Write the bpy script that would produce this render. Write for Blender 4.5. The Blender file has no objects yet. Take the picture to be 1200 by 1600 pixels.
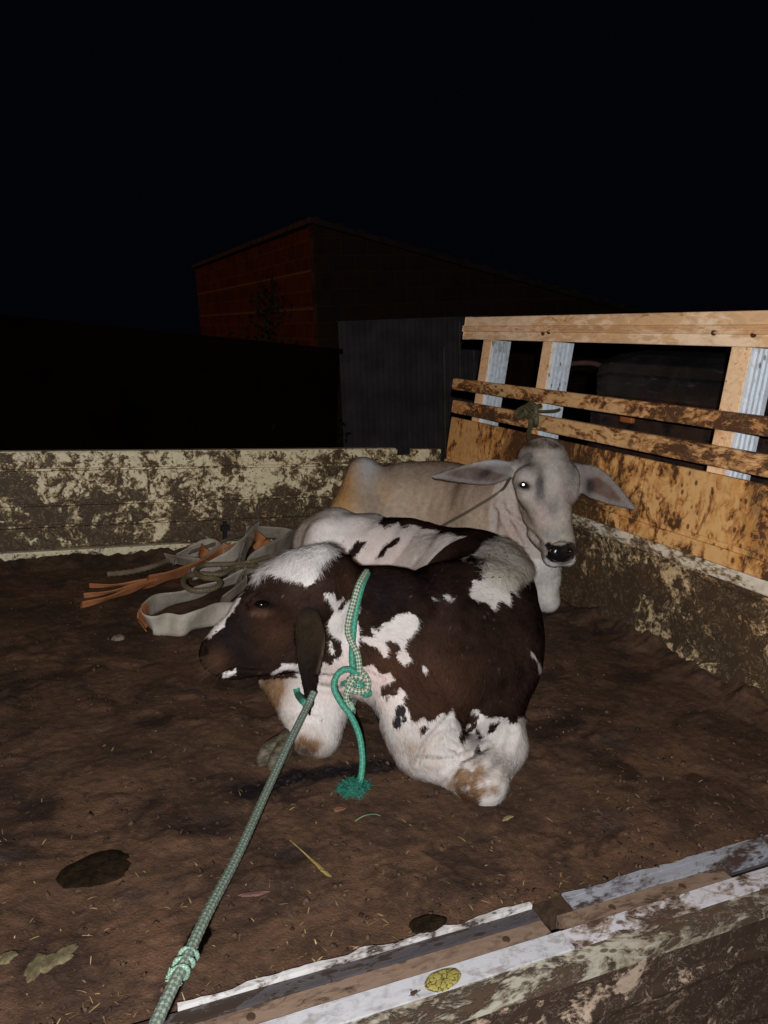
import bpy, math, random
import numpy as np
from mathutils import Matrix, Vector

# ------------------------------------------------------------------ camera
S = bpy.context.scene
FPX, PPX, PPY = 1213.0, 600.0, 800.0          # focal length and centre of the 1200x1600 photograph
_a = np.array([3400-PPX, 677-PPY, FPX]); _a /= np.linalg.norm(_a)
_b = np.array([76-PPX, 512-PPY, FPX]); _b -= _a*(_a@_b); _b /= np.linalg.norm(_b)
RW = np.stack([_a, _b, np.cross(_a, _b)])     # camera axes (right, down, forward) to truck axes
CAMZ = 1.0                                    # eye one metre above the truck bed
cd = bpy.data.cameras.new('camera'); cam = bpy.data.objects.new('camera', cd); S.collection.objects.link(cam)
m = Matrix.Identity(4)
for i in range(3):
    m[i][0] = RW[i][0]; m[i][1] = -RW[i][1]; m[i][2] = -RW[i][2]
m[2][3] = CAMZ
cam.matrix_world = m
cd.sensor_fit = 'VERTICAL'; cd.sensor_height = 36; cd.lens = FPX/1600*36
cd.clip_start = .02; cd.clip_end = 600
S.camera = cam
# ------------------------------------------------------------------ night sky, the phone's flash, a far street lamp
S.view_settings.view_transform = 'Standard'; S.view_settings.look = 'None'
S.view_settings.exposure = 0; S.view_settings.gamma = 1
w = bpy.data.worlds.new('World'); S.world = w; w.use_nodes = True
bgn = w.node_tree.nodes['Background']
bgn.inputs[0].default_value = (.30, .36, .75, 1); bgn.inputs[1].default_value = .0030
fl_ = bpy.data.lights.new('phone_flash', 'POINT'); fl_.energy = 262; fl_.shadow_soft_size = .010
fl_.color = (1.0, .965, .95)
flo = bpy.data.objects.new('phone_flash', fl_); S.collection.objects.link(flo)
flo.location = np.array([-.020, 0, CAMZ+.014])-RW[:, 2]*.33
su = bpy.data.lights.new('street_light', 'SUN'); su.energy = .34; su.angle = math.radians(2); su.color = (1, .50, .20)
suo = bpy.data.objects.new('street_light', su); S.collection.objects.link(suo)
suo.rotation_euler = Vector((-1, .12, .34)).to_track_quat('Z', 'Y').to_euler()

# ------------------------------------------------------------------ geometry of the view used while building
def V(*a): return np.array(a, float)
def _ray(x, y): return RW @ V(x-PPX, y-PPY, FPX)
def onZ(x, y, z=0.0):
    d = _ray(x, y); return d*((z-CAMZ)/d[2]) + V(0, 0, CAMZ)
def atY(x, y, Y):
    d = _ray(x, y); return d*(Y/d[1]) + V(0, 0, CAMZ)
def atX(x, y, X):
    d = _ray(x, y); return d*(X/d[0]) + V(0, 0, CAMZ)
def chart(P):
    c = (P-V(0, 0, CAMZ)) @ RW
    return c[:, :2]/c[:, 2:3]*FPX + V(PPX, PPY)

# ------------------------------------------------------------------ noise
def _h(ix, iy, iz, s):
    n = (ix*374761393 + iy*668265263 + iz*2147483647 + s*1274126177) & 0xffffffff
    n = ((n ^ (n >> 13))*1274126177) & 0xffffffff
    n = ((n ^ (n >> 16))*2246822519) & 0xffffffff
    return ((n ^ (n >> 15)) & 0xffffff)/float(0xffffff)
def vnoise(P, s=0):
    I = np.floor(P).astype(np.int64); F = P-I; F = F*F*(3-2*F); r = 0
    for dx in (0, 1):
        wx = F[:, 0] if dx else 1-F[:, 0]
        for dy in (0, 1):
            wy = F[:, 1] if dy else 1-F[:, 1]
            for dz in (0, 1):
                wz = F[:, 2] if dz else 1-F[:, 2]
                r = r + wx*wy*wz*_h(I[:, 0]+dx, I[:, 1]+dy, I[:, 2]+dz, s)
    return r*2-1
def fbm(P, o=4, s=0):
    r = 0; a = .5; P = np.array(P, float)
    for k in range(o):
        r = r+a*vnoise(P, s+k*7); P = P*2.03+1.7; a *= .5
    return r

# ------------------------------------------------------------------ objects
C = S.collection
def tag(o, label=None, cat=None, group=None, kind=None):
    if label: o['label'] = label
    if cat: o['category'] = cat
    if group: o['group'] = group
    if kind: o['kind'] = kind
    return o
def empty(name, loc=(0, 0, 0)):
    o = bpy.data.objects.new(name, None); C.objects.link(o); o.location = loc; o.empty_display_size = .1
    return o
def mesh_obj(name, verts, faces, mat=None, parent=None, smooth=False, attrs=None, uv=None):
    me = bpy.data.meshes.new(name)
    off = V(0, 0, 0)
    if parent is not None:
        q = parent
        while q is not None:
            off = off+np.array(q.location); q = q.parent
    vv = np.asarray(verts, float)-off
    if isinstance(faces, np.ndarray):
        nv, nf, k = len(vv), len(faces), faces.shape[1]
        me.vertices.add(nv); me.vertices.foreach_set('co', vv.astype(np.float32).ravel())
        me.loops.add(nf*k); me.loops.foreach_set('vertex_index', faces.astype(np.int32).ravel())
        me.polygons.add(nf); me.polygons.foreach_set('loop_start', np.arange(0, nf*k, k, dtype=np.int32))
        me.update(calc_edges=True)
    else:
        me.from_pydata([tuple(v) for v in vv], [], [tuple(int(i) for i in f) for f in faces]); me.update()
    if smooth: me.polygons.foreach_set('use_smooth', np.ones(len(me.polygons), bool))
    if attrs:
        for k, a in attrs.items():
            a = np.asarray(a, np.float32)
            if a.ndim == 1:
                at = me.attributes.new(k, 'FLOAT', 'POINT'); at.data.foreach_set('value', a)
            else:
                at = me.attributes.new(k, 'FLOAT_VECTOR', 'POINT'); at.data.foreach_set('vector', a.ravel())
    if uv is not None:
        ul = me.uv_layers.new(name='UVMap'); li = np.zeros(len(me.loops), np.int32); me.loops.foreach_get('vertex_index', li)
        ul.data.foreach_set('uv', np.asarray(uv, np.float32)[li].ravel())
    if mat: me.materials.append(mat)
    o = bpy.data.objects.new(name, me); C.objects.link(o)
    if parent is not None: o.parent = parent
    return o
class MB:
    def __init__(s): s.v = []; s.f = []
    def add(s, vs, fs):
        n = len(s.v); s.v += [tuple(v) for v in vs]; s.f += [tuple(i+n for i in f) for f in fs]; return s
    def hexa(s, p):       # p: 8 corners, bottom loop then top loop
        return s.add(p, [(0, 3, 2, 1), (4, 5, 6, 7), (0, 1, 5, 4), (1, 2, 6, 5), (2, 3, 7, 6), (3, 0, 4, 7)])
    def box(s, x0, x1, y0, y1, z0, z1, lean=0.0):
        f = lambda x, y, z: (x+lean*(z-.5), y, z)
        return s.hexa([f(x0, y0, z0), f(x1, y0, z0), f(x1, y1, z0), f(x0, y1, z0), f(x0, y0, z1), f(x1, y0, z1), f(x1, y1, z1), f(x0, y1, z1)])
    def cyl(s, a, b, r, n=12, r2=None):
        a = V(*a); b = V(*b); r2 = r if r2 is None else r2; t = (b-a)/np.linalg.norm(b-a)
        u = np.cross(t, V(0, 0, 1) if abs(t[2]) < .9 else V(1, 0, 0)); u /= np.linalg.norm(u); w_ = np.cross(t, u)
        vs = [c+rr*(math.cos(2*math.pi*i/n)*u+math.sin(2*math.pi*i/n)*w_) for c, rr in ((a, r), (b, r2)) for i in range(n)]
        return s.add(vs, [(i, (i+1) % n, n+(i+1) % n, n+i) for i in range(n)]+[tuple(range(n-1, -1, -1)), tuple(range(n, 2*n))])
    def build(s, name, mat, parent=None, smooth=False, bevel=0):
        o = mesh_obj(name, s.v, s.f, mat, parent, smooth)
        if bevel:
            b = o.modifiers.new('bevel', 'BEVEL'); b.width = bevel; b.segments = 2; b.limit_method = 'ANGLE'
            b.harden_normals = False
        return o
def spline(pts, step=.01):
    P = np.array([list(p) for p in pts], float); n = len(P); Q = np.vstack([2*P[0]-P[1], P, 2*P[-1]-P[-2]]); out = []
    for i in range(n-1):
        p0, p1, p2, p3 = Q[i], Q[i+1], Q[i+2], Q[i+3]
        k = max(2, int(np.linalg.norm((p2-p1)[:3])/step))
        t = np.linspace(0, 1, k, endpoint=False)[:, None]
        out.append(.5*((2*p1)+(-p0+p2)*t+(2*p0-5*p1+4*p2-p3)*t*t+(-p0+3*p1-3*p2+p3)*t**3))
    return np.vstack(out+[P[-1:]])
def rope_mesh(pts, r, step=.0025, n=12, braid=.10, pitch=None, taper=None):
    c = spline(pts, step)[:, :3]; L = np.r_[0, np.cumsum(np.linalg.norm(np.diff(c, axis=0), axis=1))]
    T = np.gradient(c, axis=0); T /= np.linalg.norm(T, axis=1)[:, None]+1e-9
    u = np.cross(T[0], V(0, 0, 1)); u /= np.linalg.norm(u)+1e-9; vs = []; uv = []; pitch = pitch or 4.2*r
    for i in range(len(c)):
        u = u-T[i]*(u@T[i]); u /= np.linalg.norm(u)+1e-9; w_ = np.cross(T[i], u)
        a = np.arange(n)*2*math.pi/n
        ph = L[i]/pitch*2*math.pi
        rr = r*(1+braid*np.abs(np.sin(2*a+ph)*np.sin(2*a-ph))*1.4-braid*.5)
        if taper is not None: rr = rr*taper(L[i]/L[-1])
        vs.append(c[i]+rr[:, None]*(np.cos(a)[:, None]*u+np.sin(a)[:, None]*w_)); uv.append(np.stack([np.full(n, L[i]/pitch), a/(2*math.pi)], 1))
    m_ = len(c); vs = np.vstack(vs); uv = np.vstack(uv)
    i = np.arange(m_-1)[:, None]*n; j = np.arange(n)[None]; j2 = (j+1) % n
    F = np.stack([i+j, i+j2, i+n+j2, i+n+j], -1).reshape(-1, 4)
    return vs, F, uv
def hair_obj(name, P, rad, mat, parent=None, col=None, nrm=None, tip=.25):
    # P: (n, k, 3) strand points
    n, k, _ = P.shape; off = V(0, 0, 0); q = parent
    while q is not None:
        off = off+np.array(q.location); q = q.parent
    cu = bpy.data.hair_curves.new(name); cu.add_curves([k]*n)
    cu.attributes['position'].data.foreach_set('vector', (P-off).astype(np.float32).ravel())
    ra = cu.attributes.get('radius') or cu.attributes.new('radius', 'FLOAT', 'POINT')
    prof = np.linspace(1, tip, k)[None]; R_ = (np.asarray(rad).reshape(-1, 1)*prof*np.ones((n, 1))).astype(np.float32)
    ra.data.foreach_set('value', R_.ravel())
    if col is not None:
        a = cu.attributes.new('hcol', 'FLOAT_VECTOR', 'POINT'); a.data.foreach_set('vector', np.repeat(col, k, 0).astype(np.float32).ravel())
    if nrm is not None:
        a = cu.attributes.new('hnrm', 'FLOAT_VECTOR', 'POINT'); a.data.foreach_set('vector', np.repeat(nrm, k, 0).astype(np.float32).ravel())
    cu.materials.append(mat)
    o = bpy.data.objects.new(name, cu); C.objects.link(o)
    if parent is not None: o.parent = parent
    return o

# ------------------------------------------------------------------ materials
class NT:
    def __init__(s, name, rough=.7, spec=.3):
        s.m = bpy.data.materials.new(name); s.m.use_nodes = True; s.t = s.m.node_tree
        s.b = s.t.nodes['Principled BSDF']; s.b.inputs['Roughness'].default_value = rough
        s.b.inputs['Specular IOR Level'].default_value = spec
        s.tc = s.t.nodes.new('ShaderNodeTexCoord')
    def set(s, node, i, v):
        if hasattr(v, 'is_linked') or hasattr(v, 'links'): s.t.links.new(v, node.inputs[i])
        elif v is not None:
            if isinstance(v, tuple) and len(v) == 3 and node.inputs[i].type == 'RGBA': v = (*v, 1)
            node.inputs[i].default_value = v
    def mapv(s, vec, scale=(1, 1, 1), loc=(0, 0, 0), rot=(0, 0, 0)):
        n = s.t.nodes.new('ShaderNodeMapping'); s.set(n, 0, vec); n.inputs['Scale'].default_value = scale
        n.inputs['Location'].default_value = loc; n.inputs['Rotation'].default_value = rot; return n.outputs[0]
    def noise(s, scale, detail=6, rough=.6, dist=0, vec=None):
        n = s.t.nodes.new('ShaderNodeTexNoise'); s.set(n, 'Vector', vec if vec is not None else s.tc.outputs['Object'])
        n.inputs['Scale'].default_value = scale; n.inputs['Detail'].default_value = detail
        n.inputs['Roughness'].default_value = rough; n.inputs['Distortion'].default_value = dist; return n.outputs[0]
    def voro(s, scale, vec=None, rnd=1, feat='F1'):
        n = s.t.nodes.new('ShaderNodeTexVoronoi'); s.set(n, 'Vector', vec if vec is not None else s.tc.outputs['Object'])
        n.feature = feat; n.inputs['Scale'].default_value = scale; n.inputs['Randomness'].default_value = rnd; return n.outputs[0]
    def math(s, op, a, b=None, clamp=False):
        n = s.t.nodes.new('ShaderNodeMath'); n.operation = op; n.use_clamp = clamp; s.set(n, 0, a)
        if b is not None: s.set(n, 1, b)
        return n.outputs[0]
    def step(s, v, lo, hi):
        n = s.t.nodes.new('ShaderNodeMapRange'); n.interpolation_type = 'SMOOTHSTEP'; s.set(n, 0, v)
        n.inputs[1].default_value = lo; n.inputs[2].default_value = hi; return n.outputs[0]
    def mix(s, f, a, b, mode='MIX'):
        n = s.t.nodes.new('ShaderNodeMix'); n.data_type = 'RGBA'; n.blend_type = mode
        s.set(n, 0, f)
        for i, v in ((6, a), (7, b)):
            if isinstance(v, tuple): n.inputs[i].default_value = (*v[:3], 1)
            else: s.t.links.new(v, n.inputs[i])
        return n.outputs[2]
    def attr(s, name, vec=False):
        n = s.t.nodes.new('ShaderNodeAttribute'); n.attribute_name = name; return n.outputs['Vector' if vec else 'Fac']
    def xyz(s, vec=None):
        n = s.t.nodes.new('ShaderNodeSeparateXYZ'); s.set(n, 0, vec if vec is not None else s.tc.outputs['Object']); return n.outputs
    def bump(s, h, strength=.5, dist=.004):
        n = s.t.nodes.new('ShaderNodeBump'); n.inputs['Strength'].default_value = strength
        n.inputs['Distance'].default_value = dist; s.t.links.new(h, n.inputs['Height'])
        s.t.links.new(n.outputs[0], s.b.inputs['Normal']); return n
    def out(s, col=None, rough=None, metal=None):
        if col is not None: s.set(s.b, 'Base Color', col)
        if rough is not None: s.set(s.b, 'Roughness', rough)
        if metal is not None: s.set(s.b, 'Metallic', metal)
        return s.m

def grime(name, base, tint, dark, cover=.5, scale=9, stretch=(1, 1, 1), low=None, rough=.55, tintlev=.5, fine=60, bump=.5, dirt2=None, spotty=.5, patch=None):
    """painted metal or board under tint stains, smeared dirt and dark splashed dung"""
    n = NT(name, rough, .35); v = n.mapv(n.tc.outputs['Object'], stretch)
    n1 = n.noise(scale, 10, .72, 1.2, v); n2 = n.noise(scale*.32, 5, .6, .4, v); n3 = n.noise(fine, 6, .65, .8, v); n5 = n.noise(scale*2.3, 8, .7, 1.5, n.mapv(v, loc=(5, 2, 9)))
    tm = n.step(n.math('ADD', n.math('MULTIPLY', n2, .55), n.math('ADD', n.math('MULTIPLY', n3, .2), n.math('MULTIPLY', n5, .25))), .60-tintlev*.2, .66-tintlev*.2)
    col = n.mix(tm, base, tint)
    col = n.mix(n.math('MULTIPLY', n.step(n3, .42, .70), .5), col, (base[0]*.5, base[1]*.45, base[2]*.40))
    if patch is not None:
        col = n.mix(n.math('MULTIPLY', n.step(n.noise(patch[1], 6, .65, .5, v), patch[2], patch[2]+.07), .85), col, patch[0])
    h = n.math('ADD', n.math('MULTIPLY', n1, .5), n.math('ADD', n.math('MULTIPLY', n3, .2), n.math('MULTIPLY', n5, .3)))
    src = n.math('ADD', h, n.math('MULTIPLY', n.math('SUBTRACT', n2, .5), .38))
    if low is not None:      # splashes get denser towards the floor
        z = n.xyz()[2]; src = n.math('ADD', src, n.math('MULTIPLY', n.step(z, low[1], low[0]), low[2]))
    a = .5+(.5-cover)*.30
    d2 = dirt2 or tuple(.5*p+.5*q for p, q in zip(tint, dark))
    col = n.mix(n.math('MULTIPLY', n.step(src, a-.035, a-.005), .8), col, d2)
    dm = n.step(src, a, a+.03); col = n.mix(dm, col, dark)
    wisp = n.math('MULTIPLY', n.step(n.math('ABSOLUTE', n.math('SUBTRACT', n5, .5)), .012, .004), n.step(n3, .45, .55)); col = n.mix(n.math('MULTIPLY', wisp, .6), col, tuple(.7*p for p in base))
    sp = n.voro(scale*5, v); n4 = n.noise(scale*.9, 3, .5, 0, n.mapv(v, loc=(3.3, 1.2, 7)))
    spm = n.math('MULTIPLY', n.step(n.math('ADD', sp, n.math('MULTIPLY', n3, .2)), .34, .24), n.step(n4, .62-.2*spotty, .66-.2*spotty)); col = n.mix(n.math('MULTIPLY', spm, .85), col, dark)
    n.bump(n.math('ADD', dm, n.math('MULTIPLY', n3, .5)), bump, .003)
    return n.out(col, n.math('ADD', n.math('MULTIPLY', dm, .15), rough-.1))
def plain(name, col, rough=.6, metal=0, var=.25, scale=20, spec=.3, bump=.2):
    n = NT(name, rough, spec); x = n.noise(scale, 6, .6)
    c = n.mix(n.step(x, .3, .7), tuple(c*(1-var) for c in col), tuple(min(1, c*(1+var)) for c in col)); n.bump(x, bump, .003)
    n.b.inputs['Metallic'].default_value = metal; return n.out(c)
def atD(x, y, D): return _ray(x, y)/FPX*D + V(0, 0, CAMZ)
rng = np.random.default_rng(5); random.seed(5)

# ================================================================== THE PLACE BEYOND THE TRUCK
TILT = math.radians(4.5)                       # the truck stands on a slope, so the world leans against its bed
n = NT('red_earth', .95, .1); x = n.noise(.8, 8, .65); c = n.mix(n.step(x, .35, .65), (.035, .018, .012), (.07, .035, .024)); n.bump(x, .6, .05)
M_EARTH = n.out(c)
g = 60; N_ = 90
xs = np.linspace(-g, g, N_)*np.abs(np.linspace(-1, 1, N_))**.6; gx, gy = np.meshgrid(xs*4, xs*4+6)
gp = np.stack([gx.ravel(), gy.ravel(), np.zeros(gx.size)], 1)
gz = fbm(gp*.35, 4, 3)*.12*np.clip(np.hypot(gp[:, 0], gp[:, 1]-4)/8, 0, 3)
rt = np.array(Matrix.Rotation(TILT, 3, 'Y')); gp[:, 2] = gz
gp = gp@rt.T+V(0, 0, -1.1)
idx = np.arange(N_*N_).reshape(N_, N_); F = np.stack([idx[:-1, :-1], idx[:-1, 1:], idx[1:, 1:], idx[1:, :-1]], -1).reshape(-1, 4)
tag(mesh_obj('ground', gp, F, M_EARTH, smooth=True), kind='structure')

def brick_mat(name, c1, c2, mortar, axis, bw=.34, rh=.19):
    n = NT(name, 1, .0); v = n.tc.outputs['Object']
    sep = n.xyz(); cmb = n.t.nodes.new('ShaderNodeCombineXYZ')
    n.t.links.new(sep[axis], cmb.inputs[0]); n.t.links.new(sep[2], cmb.inputs[1])
    b = n.t.nodes.new('ShaderNodeTexBrick'); n.t.links.new(cmb.outputs[0], b.inputs['Vector'])
    b.inputs['Color1'].default_value = (*c1, 1); b.inputs['Color2'].default_value = (*c2, 1); b.inputs['Mortar'].default_value = (*mortar, 1)
    b.inputs['Scale'].default_value = 1; b.inputs['Mortar Size'].default_value = .012; b.inputs['Brick Width'].default_value = bw
    b.inputs['Row Height'].default_value = rh; b.inputs['Mortar Smooth'].default_value = .3
    x = n.noise(3, 6, .7); c = n.mix(n.math('MULTIPLY', n.step(x, .45, .7), .6), b.outputs['Color'], tuple(q*.35 for q in c1)); 
    n.bump(n.math('SUBTRACT', n.math('MULTIPLY', x, .4), b.outputs['Fac']), .5, .01); return n.out(c)
BR = (3.24, 9.0, -1.25)
bld = empty('brick_shed', BR); bld.rotation_euler.y = -math.radians(5.2)
tag(bld, 'dim unplastered brick shed with sloping roof and grey metal gate, behind the truck', 'shed')
def bobj(name, mb, mat, parent=bld):   # coordinates relative to the shed's own corner
    me = bpy.data.meshes.new(name); me.from_pydata(mb.v, [], mb.f); me.materials.append(mat)
    o = bpy.data.objects.new(name, me); C.objects.link(o); o.parent = parent; return o
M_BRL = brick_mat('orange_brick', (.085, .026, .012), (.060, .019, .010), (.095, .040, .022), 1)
M_BRF = brick_mat('brown_brick', (.050, .029, .020), (.038, .023, .017), (.058, .036, .025), 0)  # front wall brick, browner and less red than the side wall
M_GATE = plain('dull_grey_sheet', (.125, .115, .12), .9, .0, .25, 3, .02)
M_GATE2 = plain('seam_highlight_tone', (.30, .25, .2), .5, .0, .3, 8)
M_TILE = plain('dark_clay_tile', (.04, .022, .018), .9, 0, .4, 5)
H0 = 3.57
mb = MB(); L = 7.5
hz = lambda x: H0-.245*x
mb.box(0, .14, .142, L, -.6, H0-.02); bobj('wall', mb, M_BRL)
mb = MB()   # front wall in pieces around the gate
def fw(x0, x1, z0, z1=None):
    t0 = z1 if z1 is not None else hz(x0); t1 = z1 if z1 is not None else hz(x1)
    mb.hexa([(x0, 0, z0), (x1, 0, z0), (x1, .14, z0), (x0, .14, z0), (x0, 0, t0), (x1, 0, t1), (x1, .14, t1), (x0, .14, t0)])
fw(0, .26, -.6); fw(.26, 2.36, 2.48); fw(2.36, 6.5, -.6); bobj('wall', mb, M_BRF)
gt = MB(); gt.box(.26, 2.36, .06, .08, -.5, 2.48); gate = bobj('gate', gt, M_GATE)
for i in range(26):
    gt = MB(); xx = .38+i*.0765
    if i not in (17, 20, 23): continue
gt = MB()
for i in range(27):
    xx = .285+i*.076; gt.hexa([(xx, .055, -.48), (xx+.035, .055, -.48), (xx+.045, .0602, -.48), (xx-.01, .0602, -.48), (xx, .055, 2.46), (xx+.035, .055, 2.46), (xx+.045, .0602, 2.46), (xx-.01, .0602, 2.46)])
bobj('rib', gt, M_GATE, gate)
gt = MB(); gt.box(1.70, 1.712, .045, .053, -.3, 2.1); gt.box(1.93, 1.942, .045, .053, -.3, 2.42); gt.box(2.14, 2.152, .045, .053, .2, 2.4)  # painted highlights: thin pale strips along the gate's seams
bobj('seam_highlight', gt, M_GATE2, gate)
mb = MB()
mb.hexa([(-.03, -.04, hz(-.03)+.01), (6.6, -.04, hz(6.6)+.01), (6.6, L+.2, hz(6.6)+.01), (-.03, L+.2, hz(-.03)+.01),
         (-.03, -.04, hz(-.03)+.07), (6.6, -.04, hz(6.6)+.07), (6.6, L+.2, hz(6.6)+.07), (-.03, L+.2, hz(-.03)+.07)])
for i in range(24):
    x0 = i*.28; mb.cyl((x0+.04, -.05, hz(x0+.04)+.05), (x0+.04, L, hz(x0+.04)+.05), .045, 8)
bobj('roof', mb, M_TILE)
mb = MB()
for z in (2.62, 3.05): mb.box(-.012, -.001, .1, L-.1, z, z+.03)
bobj('mortar_band', mb, plain('pale_mortar', (.115, .055, .03), .9))

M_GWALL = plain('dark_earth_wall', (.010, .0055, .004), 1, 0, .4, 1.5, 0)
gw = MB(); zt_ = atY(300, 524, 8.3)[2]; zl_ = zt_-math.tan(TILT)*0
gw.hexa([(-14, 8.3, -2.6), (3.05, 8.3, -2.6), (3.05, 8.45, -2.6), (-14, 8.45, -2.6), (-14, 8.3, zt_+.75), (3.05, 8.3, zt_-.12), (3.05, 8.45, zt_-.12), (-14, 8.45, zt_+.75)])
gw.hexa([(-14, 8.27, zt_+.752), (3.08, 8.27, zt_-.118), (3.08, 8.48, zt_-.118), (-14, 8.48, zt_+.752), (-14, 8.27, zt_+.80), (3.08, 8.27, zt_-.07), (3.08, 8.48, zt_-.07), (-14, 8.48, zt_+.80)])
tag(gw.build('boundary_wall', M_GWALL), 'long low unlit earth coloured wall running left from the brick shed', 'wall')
n = NT('night_leaf', .7, .2); x = n.noise(9, 3); M_LEAF = n.out(n.mix(x, (.008, .012, .006), (.022, .028, .012)))
n = NT('dry_leaf_shrub', .7, .2); x = n.noise(9, 3); M_LEAF2 = n.out(n.mix(x, (.05, .055, .018), (.20, .11, .035)))
M_STEM = plain('shrub_stem', (.06, .04, .025), .9)
def shrub(name, c, rx, rz, nl, label, mat, seed, spike=0.):
    r = np.random.default_rng(seed); root = empty(name, tuple(c)); tag(root, label, 'shrub', 'shrubs beside the brick shed')
    P = []; st = MB(); tips = []
    for k in range(14):
        a = r.uniform(0, 6.28); q = r.uniform(.2, 1); h_ = rz*(1.75+spike*(k < 3))*r.uniform(.6, 1.05)*(1.1-.5*q*q)
        e = V(math.cos(a)*rx*q, math.sin(a)*rx*q*.7, h_); st.cyl((0, 0, 0), tuple(e*.5+V(0, 0, .05)), .016, 6, .01); st.cyl(tuple(e*.5+V(0, 0, .05)), tuple(e), .01, 5, .003); tips.append(e)
    vs = []; fs = []
    for i in range(nl):
        e = tips[r.integers(len(tips))]; t = r.uniform(.35, 1.03)**.7; p = e*t+r.normal(0, .1*rx+.03, 3)
        d = r.normal(0, 1, 3); d /= np.linalg.norm(d); s_ = np.cross(d, r.normal(0, 1, 3)); s_ /= np.linalg.norm(s_); l = r.uniform(.05, .10); k = len(vs)
        vs += [p-d*l*.5, p+s_*l*.22, p+d*l*.5, p-s_*l*.22+V(0, 0, .008)]; fs.append((k, k+1, k+2, k+3))
    st.v = [tuple(V(*v)+c) for v in st.v]; st.build('stem', M_STEM, root)
    mesh_obj('foliage', np.array(vs)+c, np.array(fs), mat, root)
pz = lambda X: -1.1-math.sin(TILT)*X
shrub('shrub', V(2.2, 8.75, pz(2.2)), .55, 1.22, 4200, 'tall dark shrub in front of the orange brick wall', M_LEAF, 11, .35)
shrub('shrub', V(2.8, 8.72, pz(2.8)), .40, 1.16, 2600, 'low dark shrub at the corner of the brick shed', M_LEAF, 12)
shrub('shrub', V(-1.3, 8.9, pz(-1.3)), .6, 1.12, 1200, 'small dry yellowish shrub at the far left in the dark', M_LEAF2, 13)

# ================================================================== THE TRUCK
TR = (.9, 2.2, -1.1)
truck = empty('flatbed_truck', TR)
tag(truck, 'old stake truck with dung splashed wooden bed and slatted headboard, the cattle lie on it', 'truck')
zt = 1.1
M_FAR = grime('dirty_cream_boards', (.74, .67, .45), (.44, .34, .17), (.055, .031, .013), .50, 12, low=(zt+.0, zt+.46, .075), tintlev=.5, fine=45, dirt2=(.25, .16, .06), spotty=.8)
M_LOW = grime('dung_caked_wall', (.55, .43, .26), (.26, .18, .09), (.055, .034, .019), .56, 7, low=(zt-.1, zt+.38, .05), tintlev=.7, fine=55, dirt2=(.17, .11, .055), bump=1)
M_PAN = grime('stained_orange_board', (.66, .41, .17), (.56, .27, .075), (.080, .038, .016), .50, 7, (1, .9, .6), tintlev=.7, fine=40, dirt2=(.38, .17, .055), spotty=.9, patch=((.16, .14, .065), 2.2, .50))
M_RAIL = grime('stained_rail', (.66, .44, .22), (.48, .25, .09), (.085, .042, .02), .50, 7, (1, .5, 1.2), tintlev=.6, fine=40, dirt2=(.40, .19, .07), patch=((.55, .45, .25), 3, .54))
M_TOP = grime('worn_top_rail', (.90, .73, .53), (.74, .50, .28), (.16, .075, .03), .06, 6, (1, .5, 1.6), tintlev=.55, fine=30, spotty=.1)
M_TAN = grime('tan_post_face', (.90, .66, .42), (.72, .40, .16), (.15, .07, .03), .22, 9, tintlev=.5, spotty=.2)
M_ALU = grime('ribbed_aluminium', (.62, .70, .78), (.48, .53, .56), (.14, .12, .10), .10, 8, (1, 1, .5), tintlev=.3, rough=.45, spotty=.3)
M_FLOORB = grime('bed_planks', (.05, .032, .02), (.035, .022, .015), (.02, .013, .01), .4, 7)
M_BLACK = plain('dark_gap', (.012, .01, .009), .8)

MB().box(-1.3, 1.9, 1.022, 3.55, -.06, -.012).build('bed_floor', M_FLOORB, truck)
# far sideboard: boards with grooves between, a cream lower flange
fs_ = empty('sideboard', (0, 3.55, 0)); 
mb = MB()
zs = [atY(0, y, 3.55)[2] for y in (708, 735.6, 792, 826)]
zl = [.07]+zs[::-1]
X0, X1 = -1.35, 1.885
for i in range(4):
    a = zl[i]+(.0055 if i else 0); b = zl[i+1]-(.0055 if i < 3 else 0)
    if i == 3:
        gx = atY(621, 704, 3.55)[0]; gx2 = atY(645, 704, 3.55)[0]
        mb.box(X0, gx, 3.55, 3.585, a, b); mb.box(gx2, X1, 3.55, 3.585, a, b)
    else: mb.box(X0, X1, 3.55, 3.585, a, b)
mb.box(X0, X1, 3.566, 3.584, .0, zs[1]+.002)
bpy.data.objects.remove(fs_)
side = mb.build('sideboard', M_FAR, truck, bevel=.002)
MB().box(X0, X1, 3.515, 3.552, -.01, .062).build('flange', grime('cream_flange', (.70, .64, .44), (.45, .38, .22), (.05, .03, .016), .38, 10, fine=60, low=(zt-.01, zt+.06, .12)), side, bevel=.004)
hk = MB(); p = atY(352, 815, 3.53); hk.box(p[0]-.008, p[0]+.008, 3.53, 3.548, .06, p[2]); hk.box(p[0]-.02, p[0]+.02, 3.52, 3.548, .11, .135); hk.build('latch', M_BLACK, side, bevel=.002)
mb = MB(); mb.box(gx+.004, gx2-.004, 3.553, 3.58, zs[1]+.006, zs[0]-.030); mb.build('latch', M_FAR, side)
MB().box(X0, gx-.01, 3.548, 3.587, zs[0]+.0005, zs[0]+.006).build('top_edge', grime('worn_edge', (.6, .55, .4), (.35, .25, .12), (.05, .03, .02), .35, 12), side)

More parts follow.
